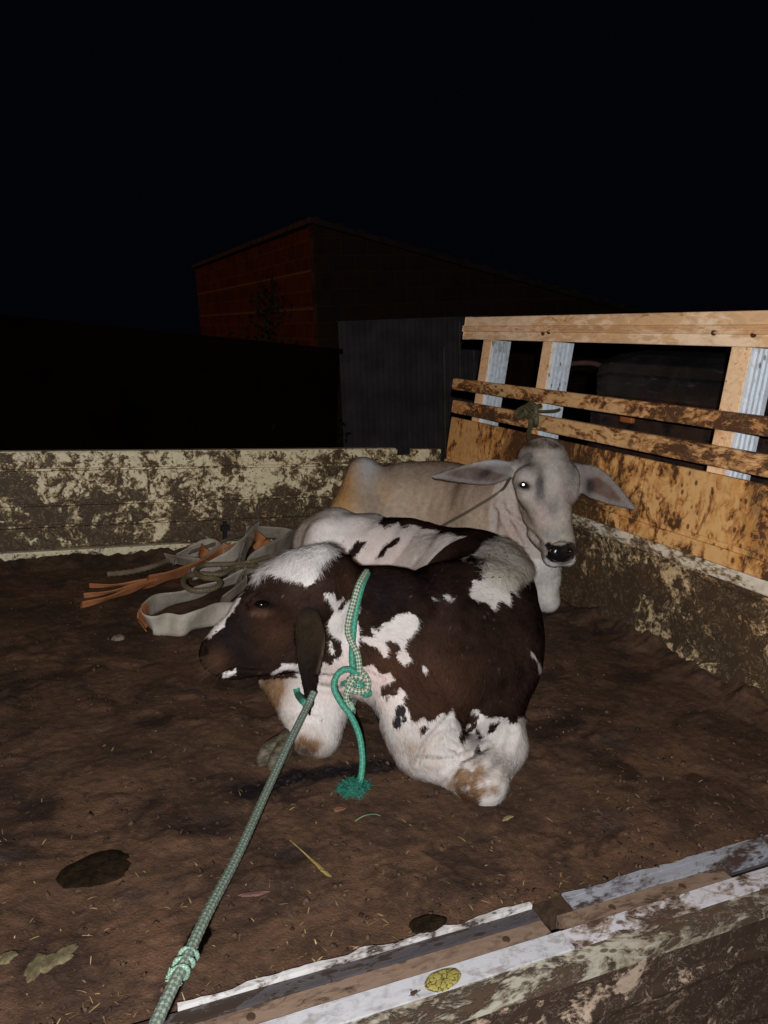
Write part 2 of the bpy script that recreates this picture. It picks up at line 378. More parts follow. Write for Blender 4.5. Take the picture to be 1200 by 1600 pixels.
# headboard side: low steel wall, then a leaning board of panels and rails on aluminium posts
LX = lambda z: 1.89+.09*(z-.5)
Y0 = .45; YE = 3.5
hb = empty('headboard', (1.9, 2.0, .0)); hb.location = (1.9-TR[0], 2.0-TR[1], 0-TR[2]); hb.parent = truck
def hp(name, mb, mat, bevel=.003, parent=hb, smooth=False):
    wl = V(1.9, 2.0, 0) if parent is hb else V(1.9, 2.0, 0)
    me = bpy.data.meshes.new(name); me.from_pydata([tuple(V(*v)-wl) for v in mb.v], [], mb.f); me.materials.append(mat)
    o = bpy.data.objects.new(name, me); C.objects.link(o); o.parent = parent
    if bevel: b = o.modifiers.new('bevel', 'BEVEL'); b.width = bevel; b.segments = 2; b.limit_method = 'ANGLE'
    return o
# low wall: displaced sheet, dented, with ridge lines
ny, nz = 300, 44
yy = np.linspace(Y0, 3.545, ny); zz = np.linspace(-.01, .34, nz); GY, GZ = np.meshgrid(yy, zz, indexing='ij')
P = np.stack([np.full(GY.size, 1.9), GY.ravel(), GZ.ravel()], 1)
P[:, 0] += fbm(P*6, 4, 9)*.006+fbm(P*28, 3, 10)*.003-.012*np.exp(-((P[:, 2]-.335)/.012)**2)-.006*np.exp(-((P[:, 2]-.27-.004*np.sin(P[:, 1]*9))/.006)**2)
P[:, 0] -= np.clip((.07+.05*fbm(P*V(1, 5, 0)+5, 3, 4)-P[:, 2])*.8, 0, .12)*(.5+.5*(fbm(P*22, 3, 21)))
I = np.arange(ny*nz).reshape(ny, nz); F = np.stack([I[:-1, :-1], I[:-1, 1:], I[1:, 1:], I[1:, :-1]], -1).reshape(-1, 4)
lw = mesh_obj('front_wall', P, F, M_LOW, truck, True)
MB().box(1.916, 1.945, Y0, 3.545, -.01, .338).build('backing', M_LOW, lw)
mb = MB(); mb.box(1.893, 1.94, Y0, 3.545, .342, .386); mb.build('flange', grime('chalky_flange', (.66, .62, .52), (.42, .30, .16), (.09, .055, .028), .45, 9, (1, .5, 1), fine=50), lw, bevel=.005)
def lbox(y0, y1, z0, z1, th=.02, out=0.):
    mb = MB(); f = lambda d, y, z: (LX(z)+out+d, y, z)
    return mb.hexa([f(0, y0, z0), f(th, y0, z0), f(th, y1, z0), f(0, y1, z0), f(0, y0, z1), f(th, y0, z1), f(th, y1, z1), f(0, y1, z1)])
hp('lower_plate', lbox(Y0, YE, .392, .442, .015, -.004), M_PAN)
ys = [Y0, 1.30, atX(1000, 800, 1.9)[1], atX(846, 700, 1.9)[1], YE]
for a, b in zip(ys[:-1], ys[1:]): hp('panel', lbox(a+.0015, b-.0015, .458, .657, .018), M_PAN, .004)
hp('seam', lbox(Y0, YE, .440, .460, .012, .006), M_PAN, 0)
M_RIM_OLIVE = grime('olive_dirt', (.20, .16, .08), (.12, .09, .045), (.05, .033, .018), .5, 10)
for a, b, o_ in ((Y0, YE-.01, 0), ): hp('rail', lbox(a, b, .679, .743, .03, -.012), M_RAIL, .006)
hp('rail', lbox(Y0, YE+.02, .793, .850, .03, -.012), M_RAIL, .006)
# top rail with three shallow flutes
prof = [(0, 1.045), (-.0, 1.080), (-.009, 1.084), (-.009, 1.087), (.0, 1.090), (-.009, 1.094), (-.009, 1.097), (.0, 1.100), (-.009, 1.104), (-.009, 1.107), (0, 1.110), (0, 1.150), (.035, 1.153), (.035, 1.045)]
mb = MB(); nY = [Y0, YE-.02]
vs = [(LX(z)-.01+x, y, z) for y in nY for x, z in prof]; k = len(prof)
mb.add(vs, [(i, (i+1) % k, k+(i+1) % k, k+i) for i in range(k)]+[tuple(range(k)), tuple(range(2*k-1, k-1, -1))])
top = hp('top_rail', mb, M_TOP, .0015)
# flat pads that interrupt the flutes at each post, and bolts
posts = [(3.25, .075, .055), (2.76, .07, .055), (1.75, .075, .055), (.8, .075, .055)]
M_BOLT = plain('rusty_bolt', (.16, .08, .04), .5, .6)
for (x, y) in ((858, 519), (849, 521), (1116, 520), (1178, 523)):
    q = atX(x, y, LX(1.09)-.012); mb = MB(); mb.cyl((q[0]+.004, q[1], q[2]), (q[0]-.004, q[1], q[2]), .009, 14); mb.cyl((q[0]-.004, q[1], q[2]), (q[0]-.009, q[1], q[2]), .005, 8); hp('bolt', mb, M_BOLT, 0, top)
for (py, wy, wx) in posts:
    z0, z1 = .40, 1.046
    f = lambda d, y, z: (LX(z)+.019+d, y, z)
    mb = MB(); mb.hexa([f(0, py, z0), f(wx+.03, py, z0), f(wx+.03, py+wy, z0), f(0, py+wy, z0), f(0, py, z1), f(wx+.03, py, z1), f(wx+.03, py+wy, z1), f(0, py+wy, z1)])
    po = hp('post', mb, M_TAN, .002)
    # fluted aluminium channel on the side facing the tail of the bed
    pr = [(.002, 0)]
    for i in range(4):
        a = .012+i*.021; pr += [(a, -.004), (a+.004, -.010), (a+.012, -.010), (a+.016, -.004)]
    pr += [(wx+.05, -.004), (wx+.05, .0)]
    k = len(pr); mb = MB(); vs = [(LX(z)+.019+d, py+e-.0015, z) for z in (z0, z1-.004) for d, e in pr]
    mb.add(vs, [(i, (i+1) % k, k+(i+1) % k, k+i) for i in range(k)]+[tuple(range(k-1, -1, -1)), tuple(range(k, 2*k))]); hp('channel', mb, M_ALU, 0, po)
# cab behind the headboard
n = NT('black_cab_paint', .35, .4); x = n.noise(5, 8, .7, .5); s_ = n.noise(60, 3, .7, 0, n.mapv(n.tc.outputs['Object'], (1, .15, 1)))
z = n.xyz()[2]
cc = n.mix(n.step(x, .45, .7), (.006, .006, .007), (.018, .016, .016)); cc = n.mix(n.math('MULTIPLY', n.step(s_, .55, .75), .6), cc, (.06, .055, .055))
cc = n.mix(n.math('MULTIPLY', n.step(n.math('ADD', z, n.math('MULTIPLY', x, .25)), zt+1.03, zt+.9), n.step(n.noise(14, 6, .7), .35, .6)), cc, (.045, .025, .018))
M_CAB = n.out(cc, n.math('ADD', .3, n.math('MULTIPLY', x, .4)))
pts = []
prof = [(2.14, -.3), (2.13, .80), (2.135, .83), (2.15, .845), (2.15, .92), (2.14, .935), (2.15, .975), (2.20, 1.01), (2.34, 1.03), (3.4, 1.04), (3.75, .6), (3.8, -.3)]
mb = MB(); k = len(prof); yy_ = [-.6, 2.62, 2.70, 2.74]; sc = [1, 1, .985, .93]
vs = [(2.9+(x-2.9)*s2, y, -.3+(z+.3)*s2) for y, s2 in zip(yy_, sc) for x, z in prof]
fcs = [(j*k+i, j*k+(i+1) % k, (j+1)*k+(i+1) % k, (j+1)*k+i) for j in range(3) for i in range(k)]+[tuple(range(k)), tuple(range(4*k-1, 3*k-1, -1))]
mb.add(vs, fcs); cab = mb.build('cab', M_CAB, truck, bevel=.006)
mb = MB(); q = atX(975, 655, 2.1); mb.box(2.105, 2.128, q[1]-.035, q[1]+.035, q[2]-.014, q[2]+.014)
mb.build('marker_lamp', plain('amber_lens', (.35, .10, .03), .35), cab, bevel=.006)
hs = [(2.30, 3.30, .82), (2.25, 3.2, .90), (2.25, 3.08, .945), (2.3, 2.9, .96), (2.3, 2.74, .9)]
vs, F, uv = rope_mesh(hs, .012, .01, 10, 0); mesh_obj('hose', vs, F, plain('faded_hose', (.08, .045, .04), .5), cab, True)

# near edge of the bed: lip, dark angle, hinge bar, white rim; the side panel hangs folded down below it
M_LIP = grime('chipped_white_lip', (.50, .50, .50), (.36, .34, .33), (.05, .035, .03), .30, 14, (.5, 1, 1), fine=70, spotty=.4)
M_ANG = grime('blackened_angle', (.055, .052, .06), (.10, .095, .10), (.03, .02, .015), .45, 12, (.35, 1, 1), fine=50)
M_ANG2 = grime('pale_worn_angle', (.26, .28, .32), (.18, .18, .2), (.05, .03, .025), .50, 10, (.4, 1, 1), fine=50)
M_HINGE = grime('brown_hinge_bar', (.19, .135, .10), (.14, .095, .07), (.06, .038, .026), .32, 12, (.4, 1, 1), fine=80, spotty=.2)
M_WHT = grime('white_rim', (.42, .43, .46), (.28, .27, .27), (.10, .06, .035), .10, 10, (.6, 1, 1), fine=60, spotty=.25)
M_WHT2 = grime('dirty_white_rim', (.46, .46, .50), (.30, .26, .22), (.060, .036, .024), .40, 8, (.6, 1, 1), fine=60, dirt2=(.20, .15, .12))
M_GRN = grime('grey_green_edge', (.34, .33, .27), (.22, .19, .14), (.065, .042, .027), .40, 9, (.5, 1, 1), fine=60, bump=1)
rim = empty('bed_edge'); rim.location = (0, -1.2, 1.1); rim.parent = truck     # origin at (.9, 1.0, 0)
def rp(name, mb, mat, bevel=.002, parent=rim):
    me = bpy.data.meshes.new(name); me.from_pydata([tuple(V(*v)-V(.9, 1.0, 0)) for v in mb.v], [], mb.f); me.materials.append(mat)
    o = bpy.data.objects.new(name, me); C.objects.link(o); o.parent = parent
    if bevel: b = o.modifiers.new('bevel', 'BEVEL'); b.width = bevel; b.segments = 2; b.limit_method = 'ANGLE'
    return o
gA, gB = .785, .86
def irregular(x0, x1, y0, y1, z0, z1, amp, seed, step=.012):    # strip whose far edge is ragged and surface slightly uneven
    mb = MB(); xs = np.arange(x0, x1+step, step); xs[-1] = x1; q = np.stack([xs*22, xs*0+seed, xs*0], 1); r = fbm(q, 4, seed)*amp
    t = fbm(q*.4, 3, seed+3)*.0015; a = []
    for i, xx in enumerate(xs): a += [(xx, y0, z0), (xx, y1+r[i], z0), (xx, y0, z1+t[i]), (xx, y1+r[i], z1+t[i])]
    F = []
    for i in range(len(xs)-1):
        k = 4*i; F += [(k+2, k+6, k+7, k+3), (k, k+2, k+3, k+1) if i == 0 else None, (k+1, k+3, k+7, k+5), (k, k+4, k+6, k+2), (k, k+1, k+5, k+4)]
    k = 4*(len(xs)-1); F = [f for f in F if f]+[(k, k+1, k+3, k+2)]
    return mb.add(a, F)
rp('lip', irregular(.15, gA, 1.0095, 1.0175, -.02, .011, .014, 3), M_LIP, 0)
rp('lip', irregular(gB, 1.9, 1.008, 1.020, -.02, .006, .008, 5), M_ANG2, 0)
rp('angle_iron', irregular(-1.3, gA, .982, 1.0065, -.03, .004, .0, 7), M_ANG, 0)
rp('angle_iron', irregular(gB, 1.9, .982, 1.0065, -.03, .004, .0, 8), M_ANG2, 0)
rp('hinge_bar', irregular(-1.3, gA+.0, .945, .9805, -.03, .001, .0, 9), M_HINGE, 0)
h2 = rp('hinge_bar', irregular(gA+.035, 1.215, .945, .9805, -.03, .001, .0, 10), M_HINGE, 0)
rp('hinge_bar', irregular(1.22, 1.9, .950, .9805, -.06, -.022, .0, 10), M_ANG, 0)
for x in (.70, .93, 1.10, .25, -.1):
    mb = MB(); mb.cyl((x, .962, -.004), (x, .962, .0030), .0072, 16); rp('bolt', mb, plain('dark_bolt', (.10, .062, .045), .4, .5), .0015)
rp('white_rim', irregular(-1.3, .80, .902, .9435, -.04, .004, .0, 12), M_WHT, 0)
rp('white_rim', irregular(.8012, 1.9, .902, .9435, -.04, .004, .0, 13), M_WHT2, 0)
rp('floor_stub', irregular(gA+.003, gB-.003, .982, 1.02, -.03, .003, .004, 14), M_FLOORB, 0)
# hanging panel
ny, nz = 330, 60; xx = np.linspace(-1.3, 1.9, ny); zz = np.linspace(-.55, 0, nz); GX, GZ = np.meshgrid(xx, zz, indexing='ij')
P = np.stack([GX.ravel(), np.full(GX.size, .872), GZ.ravel()], 1)
P[:, 1] += fbm(P*5, 3, 31)*.006+fbm(P*22, 4, 32)*.005-.010*np.exp(-((P[:, 2]+.115)/.008)**2)-.010*np.exp(-((P[:, 2]+.26)/.008)**2)-.01*np.exp(-((P[:, 2]+.40)/.008)**2)
I = np.arange(ny*nz).reshape(ny, nz); F = np.stack([I[:-1, :-1], I[1:, :-1], I[1:, 1:], I[:-1, 1:]], -1).reshape(-1, 4)
M_DROP = grime('caked_drop_panel', (.34, .27, .21), (.17, .12, .08), (.035, .022, .015), .56, 8, (1, 1, 1.3), fine=50, dirt2=(.11, .07, .045), bump=1)
drop = mesh_obj('drop_side', P, F, M_DROP, truck, True)
MB().box(-1.3, 1.9, .880, .898, -.55, -.002).build('panel_back', M_GRN, drop)
irr = irregular(-1.3, 1.9, .866, .9015, -.03, .0005, .0, 17); mesh_obj('panel_edge', irr.v, irr.f, M_GRN, drop)
# yellow crusted round patch on the white rim
n = NT('yellow_crust', .6, .4); v = n.voro(90, n.noise(40, 3) and None, 1, 'DISTANCE_TO_EDGE'); x = n.noise(60, 5, .7, 1)
M_YEL = n.out(n.mix(n.step(n.math('ADD', v, n.math('MULTIPLY', n.math('SUBTRACT', n.noise(90, 4, .7, 2), .5), .5)), .02, .07), (.05, .04, .012), n.mix(x, (.16, .13, .02), (.32, .29, .09)))); n.bump(v, .6, .002)
def pat(name, c, rx, ry, z, h_, mat, label, cat, seed, wob=.12, rot=0, group=None, nz=0.35, **k):
    r = np.random.default_rng(seed); nA, nR = 72, 10; vs = [(0, 0, h_)]; ph = r.uniform(0, 6.28, 6)
    for j in range(1, nR+1):
        t = j/nR
        for i in range(nA):
            a = i/nA*2*math.pi; q = 1+wob*(math.sin(2*a+ph[0])*.6+math.sin(3*a+ph[1])*.5+math.sin(5*a+ph[2])*.35+math.sin(9*a+ph[3])*.22+math.sin(17*a+ph[4])*.12)
            x_, y_ = math.cos(a)*rx*q*t, math.sin(a)*ry*q*t; vs.append((x_*math.cos(rot)-y_*math.sin(rot), x_*math.sin(rot)+y_*math.cos(rot), h_*(1-t**6)*(1+nz*r.normal(0, .3)*(t < .9))))
    fs = [(0, 1+i, 1+(i+1) % nA) for i in range(nA)]+[(1+(j*nA)+i, 1+(j+1)*nA+i, 1+(j+1)*nA+(i+1) % nA, 1+j*nA+(i+1) % nA) for j in range(nR-1) for i in range(nA)]
    me = bpy.data.meshes.new(name); me.from_pydata(vs, [], fs); me.materials.append(mat); me.polygons.foreach_set('use_smooth', np.ones(len(fs), bool))
    o = bpy.data.objects.new(name, me); C.objects.link(o); o.location = (c[0], c[1], z); tag(o, label, cat, group); return o
p = onZ(692, 1531, .005); pat('crust', p, .034, .020, .0052, .004, M_YEL, 'round yellow cracked crust stuck on the white rim of the bed', 'crust', 3, .05, .15)

# ================================================================== BODIES: smooth distance fields meshed into one continuous skin
def smin(a, b, k):
    h = np.clip(.5+.5*(b-a)/k, 0, 1); return b*(1-h)+a*h-k*h*(1-h)
class Body:
    def __init__(s): s.p = []; s.ears = []
    def dear(s, P):
        D = np.full(len(P), 9.)
        for i in s.ears: D = np.minimum(D, s.one(s.p[i], P))
        return D
    def cone(s, a, ra, b, rb, k=.04, flow=None):
        a = np.array(a, float); b = np.array(b, float)
        s.p.append(('c', a, b, ra, rb, k, (b-a)/np.linalg.norm(b-a) if flow is None else V(*flow)))
    def chain(s, pts, k=.04):       # pts: (point, radius)
        for (a, ra), (b, rb) in zip(pts[:-1], pts[1:]): s.cone(a, ra, b, rb, k)
    def ell(s, c, r, axes=None, k=.04, flow=(0, 0, -1), cut=False):
        s.p.append(('x' if cut else 'e', np.array(c, float), np.array(r, float), np.eye(3) if axes is None else np.array(axes, float), 0, k, V(*flow)))
    def one(s, q, P):
        if q[0] == 'c':
            _, a, b, ra, rb, k, f = q; ba = b-a; t = np.clip((P-a)@ba/(ba@ba), 0, 1)
            return np.sqrt(((P-a-t[:, None]*ba)**2).sum(1))-(ra+(rb-ra)*t)
        _, c, r, A, _, k, f = q; L = (P-c)@A.T; k0 = np.sqrt(((L/r)**2).sum(1)); k1 = np.sqrt(((L/r**2)**2).sum(1))+1e-9
        return k0*(k0-1)/k1
    def d(s, P):
        D = np.full(len(P), 9.)
        for q in s.p:
            x = s.one(q, P)
            D = -smin(-D, x, q[5]) if q[0] == 'x' else smin(D, x, q[5])
        return D
    def flow(s, P):
        W = np.zeros(len(P)); Fv = np.zeros((len(P), 3))
        for q in s.p:
            if q[0] == 'x': continue
            w_ = np.exp(-np.clip(s.one(q, P), -.02, 1)/.018); W += w_; Fv += w_[:, None]*q[6]
        return Fv/(W[:, None]+1e-9)
    def grad(s, P, e=.002):
        return np.stack([s.d(P+e*v)-s.d(P-e*v) for v in np.eye(3)], 1)/(2*e)
    def hit(s, x, y, off=0.0, t0=.8):
        d = _ray(x, y); d = d/np.linalg.norm(d); t = t0; o = V(0, 0, CAMZ)
        for _ in range(200):
            q = s.d((o+d*t)[None])[0]-off
            if q < .0004 or t > 6: break
            t += max(q*.8, .0004)
        return o+d*t
    def mesh(s, lo, hi, h):
        n = np.ceil((np.array(hi)-lo)/h).astype(int)+1; lo = np.array(lo, float); B = 5; nb = (n-1)//B+1; G = np.full((nb*B+1), 9., np.float32)
        I = np.stack(np.meshgrid(*[np.arange(k) for k in nb], indexing='ij'), -1).reshape(-1, 3)
        cD = s.d(lo+(I+.5)*B*h); I = I[np.abs(cD) < B*h*1.35]
        loc = np.stack(np.meshgrid(*[np.arange(B+1)]*3, indexing='ij'), -1).reshape(-1, 3)
        Q = (I[:, None]*B+loc[None]).reshape(-1, 3); key = np.ravel_multi_index(Q.T, G.shape); key = np.unique(key); Q = np.stack(np.unravel_index(key, G.shape), 1)
        inb = s.d(lo+(np.stack(np.meshgrid(*[np.arange(k) for k in nb], indexing='ij'), -1).reshape(-1, 3)+.5)*B*h).reshape(nb)
        G = np.repeat(np.repeat(np.repeat(np.sign(inb)*9., B, 0), B, 1), B, 2); G = np.pad(G, ((0, 1),)*3, mode='edge').astype(np.float32)
        vals = []
        for i in range(0, len(Q), 400000): vals.append(s.d(lo+Q[i:i+400000]*h))
        G[tuple(Q.T)] = np.concatenate(vals)
        ins = G < 0; sh = np.array(G.shape)
        corners = [(a, b, c) for a in (0, 1) for b in (0, 1) for c in (0, 1)]
        sl = lambda o: tuple(slice(o[i], sh[i]-1+o[i]) for i in range(3))
        cnt = sum(ins[sl(o)].astype(np.int8) for o in corners); act = (cnt > 0) & (cnt < 8); cid = np.full(act.shape, -1, np.int64)
        A = np.argwhere(act); cid[tuple(A.T)] = np.arange(len(A)); P = np.zeros((len(A), 3)); W = np.zeros(len(A))
        for a in corners:
            for ax in range(3):
                if a[ax]: continue
                b = list(a); b[ax] = 1; va = G[tuple((A+a).T)]; vb = G[tuple((A+b).T)]; m_ = (va < 0) != (vb < 0)
                t = np.where(m_, va/(va-vb+1e-12), 0); e = np.zeros(3); e[ax] = 1
                P += m_[:, None]*(np.array(a)+t[:, None]*e); W += m_
        P = lo+(A+P/W[:, None])*h; F = []
        for ax in range(3):
            o = [0, 0, 0]; o[ax] = 1; s0 = tuple(slice(1, sh[i]-1) for i in range(3)); s1 = tuple(slice(1+o[i], sh[i]-1+o[i]) for i in range(3))
            x = ins[s0] != ins[s1]; E_ = np.argwhere(x)+1; flip = ins[tuple(E_.T)]; u, v = [i for i in range(3) if i != ax]
            def cell(du, dv):
                q = E_.copy(); q[:, u] -= du; q[:, v] -= dv; return cid[tuple(np.minimum(q, sh-2).T)]
            qd = np.stack([cell(1, 1), cell(0, 1), cell(0, 0), cell(1, 0)], 1)
            if ax == 1: qd = qd[:, ::-1]
            qd = np.where(flip[:, None], qd, qd[:, ::-1]); F.append(qd[(qd >= 0).all(1)])
        F = np.concatenate(F)
        for _ in range(2):      # pull vertices onto the exact surface
            g_ = s.grad(P, .0015); P = P-s.d(P)[:, None]*g_/(np.sum(g_*g_, 1)[:, None]+1e-6)*.9
        return P, F

def vnormals(P, F):
    n = np.cross(P[F[:, 2]]-P[F[:, 0]], P[F[:, 3]]-P[F[:, 1]]); N = np.zeros_like(P)
    for i in range(4): np.add.at(N, F[:, i], n)
    return N/(np.linalg.norm(N, axis=1)[:, None]+1e-12)
def poly_sd(C2, poly):
    p = np.array(poly, float); q = np.roll(p, -1, 0); best = np.full(len(C2), 1e9); ins = np.zeros(len(C2), bool)
    for a, b in zip(p, q):
        e = b-a; t = np.clip(((C2-a)@e)/(e@e+1e-9), 0, 1); r = C2-a-t[:, None]*e; best = np.minimum(best, (r*r).sum(1))
        c = ((a[1] <= C2[:, 1]) != (b[1] <= C2[:, 1])) & (C2[:, 0] < (b[0]-a[0])*(C2[:, 1]-a[1])/(b[1]-a[1]+1e-12)+a[0]); ins ^= c
    return np.where(ins, 1, -1)*np.sqrt(best)
def line_d(C2, pl):
    best = np.full(len(C2), 1e9)
    for a, b in zip(np.array(pl[:-1], float), np.array(pl[1:], float)):
        e = b-a; t = np.clip(((C2-a)@e)/(e@e+1e-9), 0, 1); r = C2-a-t[:, None]*e; best = np.minimum(best, (r*r).sum(1))
    return np.sqrt(best)

# ------------------------------------------------------------------ the brown and white calf
calf = Body(); A_ = atY
# trunk, from rump to shoulder
calf.chain([(A_(512, 862, 2.86), .105), (A_(560, 880, 2.72), .15), (A_(650, 902, 2.42), .185), (A_(735, 925, 2.08), .185), (A_(742, 985, 1.84), .175)], .07)
calf.ell(A_(520, 862, 2.68), (.115, .19, .130), k=.09, flow=(-.2, .5, -1))                 # near haunch
calf.cone(A_(505, 850, 2.80), .10, A_(600, 872, 2.50), .13, .07)
calf.cone(A_(512, 858, 2.62), .08, A_(545, 930, 2.50), .06, .05)                      # thigh towards stifle
calf.cone(V(1.22, 2.62, .10), .09, V(1.38, 2.35, .06), .06, .05)                      # hind leg on the far side
calf.cone(V(1.38, 2.35, .05), .045, V(1.34, 2.62, .035), .03, .03)
calf.cone(A_(524, 818, 2.74), .045, A_(508, 832, 2.64), .04, .07); calf.cone(A_(585, 820, 2.66), .030, A_(560, 828, 2.60), .03, .07)   # hip bones
calf.chain([(A_(560, 822, 2.72), .028), (A_(640, 832, 2.46), .030), (A_(730, 850, 2.16), .034)], .04)                                  # spine
calf.cone(A_(690, 925, 1.80), .05, A_(640, 1030, 1.62), .05, .06)
calf.ell(A_(742, 985, 1.76), (.172, .16, .19), k=.09, flow=(.3, .3, -1))
calf.ell(A_(735, 1050, 1.67), (.178, .145, .14), k=.10, flow=(.2, .2, -1))
calf.ell(A_(772, 905, 1.90), (.085, .12, .085), k=.09, flow=(.2, .2, -1))            # withers hump
# brisket, drawn forward and down between the forelegs
calf.cone(A_(690, 1030, 1.66), .140, A_(668, 1110, 1.57), .100, .10)
calf.cone(A_(626, 1085, 1.56), .068, A_(660, 1170, 1.48), .068, .05)
calf.cone(A_(655, 1130, 1.52), .075, A_(705, 1190, 1.44), .055, .04)
# near foreleg: folded, knee on the floor towards the viewer
calf.cone(A_(768, 1095, 1.60), .085, A_(780, 1165, 1.46), .062, .035)
calf.cone(A_(782, 1165, 1.46), .060, A_(752, 1222, 1.365), .052, .03)
calf.cone(A_(752, 1222, 1.365), .050, A_(735, 1212, 1.40), .05, .03)
calf.cone(A_(748, 1222, 1.375), .045, V(.93, 1.62, .04), .032, .03)
calf.cone(A_(700, 1175, 1.48), .05, A_(745, 1205, 1.42), .045, .03)
# other foreleg, knee under the head
calf.cone(A_(545, 1030, 1.78), .08, A_(514, 1075, 1.73), .070, .04)
calf.cone(A_(512, 1075, 1.73), .070, A_(496, 1146, 1.665), .060, .03)
calf.cone(A_(455, 1075, 1.76), .050, A_(480, 1135, 1.68), .048, .035)
calf.cone(A_(425, 1060, 1.82), .035, A_(458, 1090, 1.74), .045, .03)
# neck: crest chain and throat chain
calf.chain([(A_(545, 935, 1.74), .085), (A_(610, 955, 1.72), .100), (A_(690, 965, 1.80), .125), (A_(750, 950, 1.92), .14)], .05)
calf.chain([(A_(528, 1010, 1.70), .075), (A_(590, 1025, 1.66), .085), (A_(660, 1045, 1.68), .11)], .05)
calf.cone(A_(520, 1050, 1.69), .035, A_(600, 1075, 1.60), .04, .03)
# head
HY = 1.70
def hd(x, y, r, dy=0.): return (A_(x, y, HY+dy), r)
calf.chain([hd(520, 918, .072, .02), hd(478, 918, .082, .01), hd(440, 935, .074)], .03)
calf.chain([hd(440, 935, .072), hd(402, 965, .058), hd(362, 1003, .043), hd(343, 1021, .040)], .03)
calf.chain([hd(525, 1000, .064, .01), hd(478, 1012, .056), hd(430, 1020, .044), hd(385, 1028, .036), hd(352, 1037, .031)], .03)
calf.chain([hd(500, 960, .085, .01), hd(450, 980, .062), hd(400, 1000, .048)], .03)      # cheek
calf.ell(A_(336, 1022, HY-.005), (.030, .036, .034), k=.02, flow=(1, 0, 0))                 # nose pad
calf.cone(A_(505, 880, HY+.02), .040, A_(520, 892, HY+.03), .045, .03)                  # poll

calf.cone(A_(350, 1046, HY-.02), .018, A_(372, 1050, HY-.02), .014, .012)                # chin and lip
# hanging ear (near) and its twin
def leaf(body, a, b, wid, th, nrm, k=.012, cup=True, n=7, tipw=.42):
    a = np.array(a, float); b = np.array(b, float); ax = (b-a); L = np.linalg.norm(ax); ax /= L; nrm = np.array(nrm, float); nrm -= ax*(nrm@ax); nrm /= np.linalg.norm(nrm); sd = np.cross(ax, nrm)
    for i in range(n):
        t = (i+.5)/n; w_ = wid*(math.sin(math.pi*min(1, (t**.62)*.97+.03))**.8*(1-tipw*t)+.05)
        body.ell(a+ax*L*t, (L/n*1.15, w_, th), (ax, sd, nrm), k, ax); body.ears.append(len(body.p)-1)
    if cup: body.ell(a+ax*L*.40+nrm*th*1.5, (L*.40, wid*.60, th*1.25), (ax, sd, nrm), .012, ax, True)
    return sd
eb = A_(484, 962, HY-.095); et = A_(483, 1110, HY-.115)
calf.cone(A_(500, 925, HY-.03), .034, A_(486, 968, HY-.088), .020, .03); calf.ears.append(len(calf.p)-1)
leaf(calf, eb, et, .042, .0075, (-.55, -1, .10), cup=True, k=.010, tipw=.62, n=9)
leaf(calf, A_(505, 935, HY+.11), A_(500, 1040, HY+.16), .04, .010, (0, 1, 0), cup=False)
# eye socket
ex = calf.hit(409, 943); calf.ell(ex+V(0, .004, 0), (.030, .012, .022), k=.012, flow=(0, 0, -1)); ex = calf.hit(409, 944); calf.ell(ex+V(0, .002, 0), (.0175, .016, .0085), k=.004, cut=True)
nsx = calf.hit(319, 1018); calf.ell(nsx, (.007, .012, .009), k=.008, cut=True)
CLO = V(.20, 1.22, -.02); CHI = V(1.62, 3.06, .68)
cP, cF = calf.mesh(CLO, CHI, .0055)
print('calf verts', len(cP))
cc2 = chart(cP); front = cP[:, 1] < 2.05; N0 = vnormals(cP, cF)
vis = (((V(0, 0, CAMZ)-cP)*N0).sum(1) > 0)
def crease(P, N, c2, pl, w_, dep, mask, rim=0.):
    d = line_d(c2, pl); k = mask & (d < 6*w_); x = d[k]/w_; P[k] += N[k]*(-dep*np.exp(-x*x)+rim*np.exp(-((x-2.0)**2)))[:, None]
fm = front & vis
crease(cP, N0, cc2, [(700, 1120), (680, 1142), (662, 1165), (652, 1190)], 4, .007, fm, .003)
crease(cP, N0, cc2, [(652, 1184), (676, 1190), (700, 1188), (722, 1189), (740, 1180), (760, 1168)], 3.5, .005, fm, .002)
crease(cP, N0, cc2, [(663, 1182), (690, 1186), (714, 1184), (716, 1173), (700, 1166), (682, 1168)], 3.2, .005, fm, .003)
crease(cP, N0, cc2, [(668, 1150), (690, 1140), (705, 1132)], 3, .003, fm, .002)
crease(cP, N0, cc2, [(720, 1190), (712, 1205), (695, 1222)], 4, .004, fm, .002)
crease(cP, N0, cc2, [(492, 1058), (525, 1056), (552, 1046), (575, 1050), (600, 1062)], 3, .005, fm, .003)
crease(cP, N0, cc2, [(500, 1072), (530, 1075), (556, 1068)], 3, .004, fm, .002)
crease(cP, N0, cc2, [(338, 1058), (352, 1050), (370, 1045), (392, 1047), (410, 1048)], 1.8, .006, fm & (cP[:, 1] < HY), .002)
crease(cP, N0, cc2, [(395, 955), (408, 960), (424, 955), (434, 945)], 3, .003, fm, .002)
crease(cP, N0, cc2, [(390, 938), (402, 931), (418, 930), (432, 937)], 3, .0025, fm, .003)
crease(cP, N0, cc2, [(350, 985), (375, 995), (400, 1015)], 7, .003, fm, .002)
crease(cP, N0, cc2, [(800, 1140), (790, 1170), (770, 1195), (755, 1205)], 6, .005, fm, .003)
crease(cP, N0, cc2, [(448, 1120), (470, 1110), (495, 1112)], 5, .003, fm, .002)
crease(cP, N0, cc2, [(445, 980), (460, 1010), (440, 1035)], 8, .003, fm)
for i, (x0, y0) in enumerate(((598, 830), (624, 838), (652, 846), (680, 852))):     # ribs under the skin
    crease(cP, N0, cc2, [(x0+34, y0-24), (x0+12, y0+10), (x0-14, y0+44)], 6, .004, (~front) & vis)
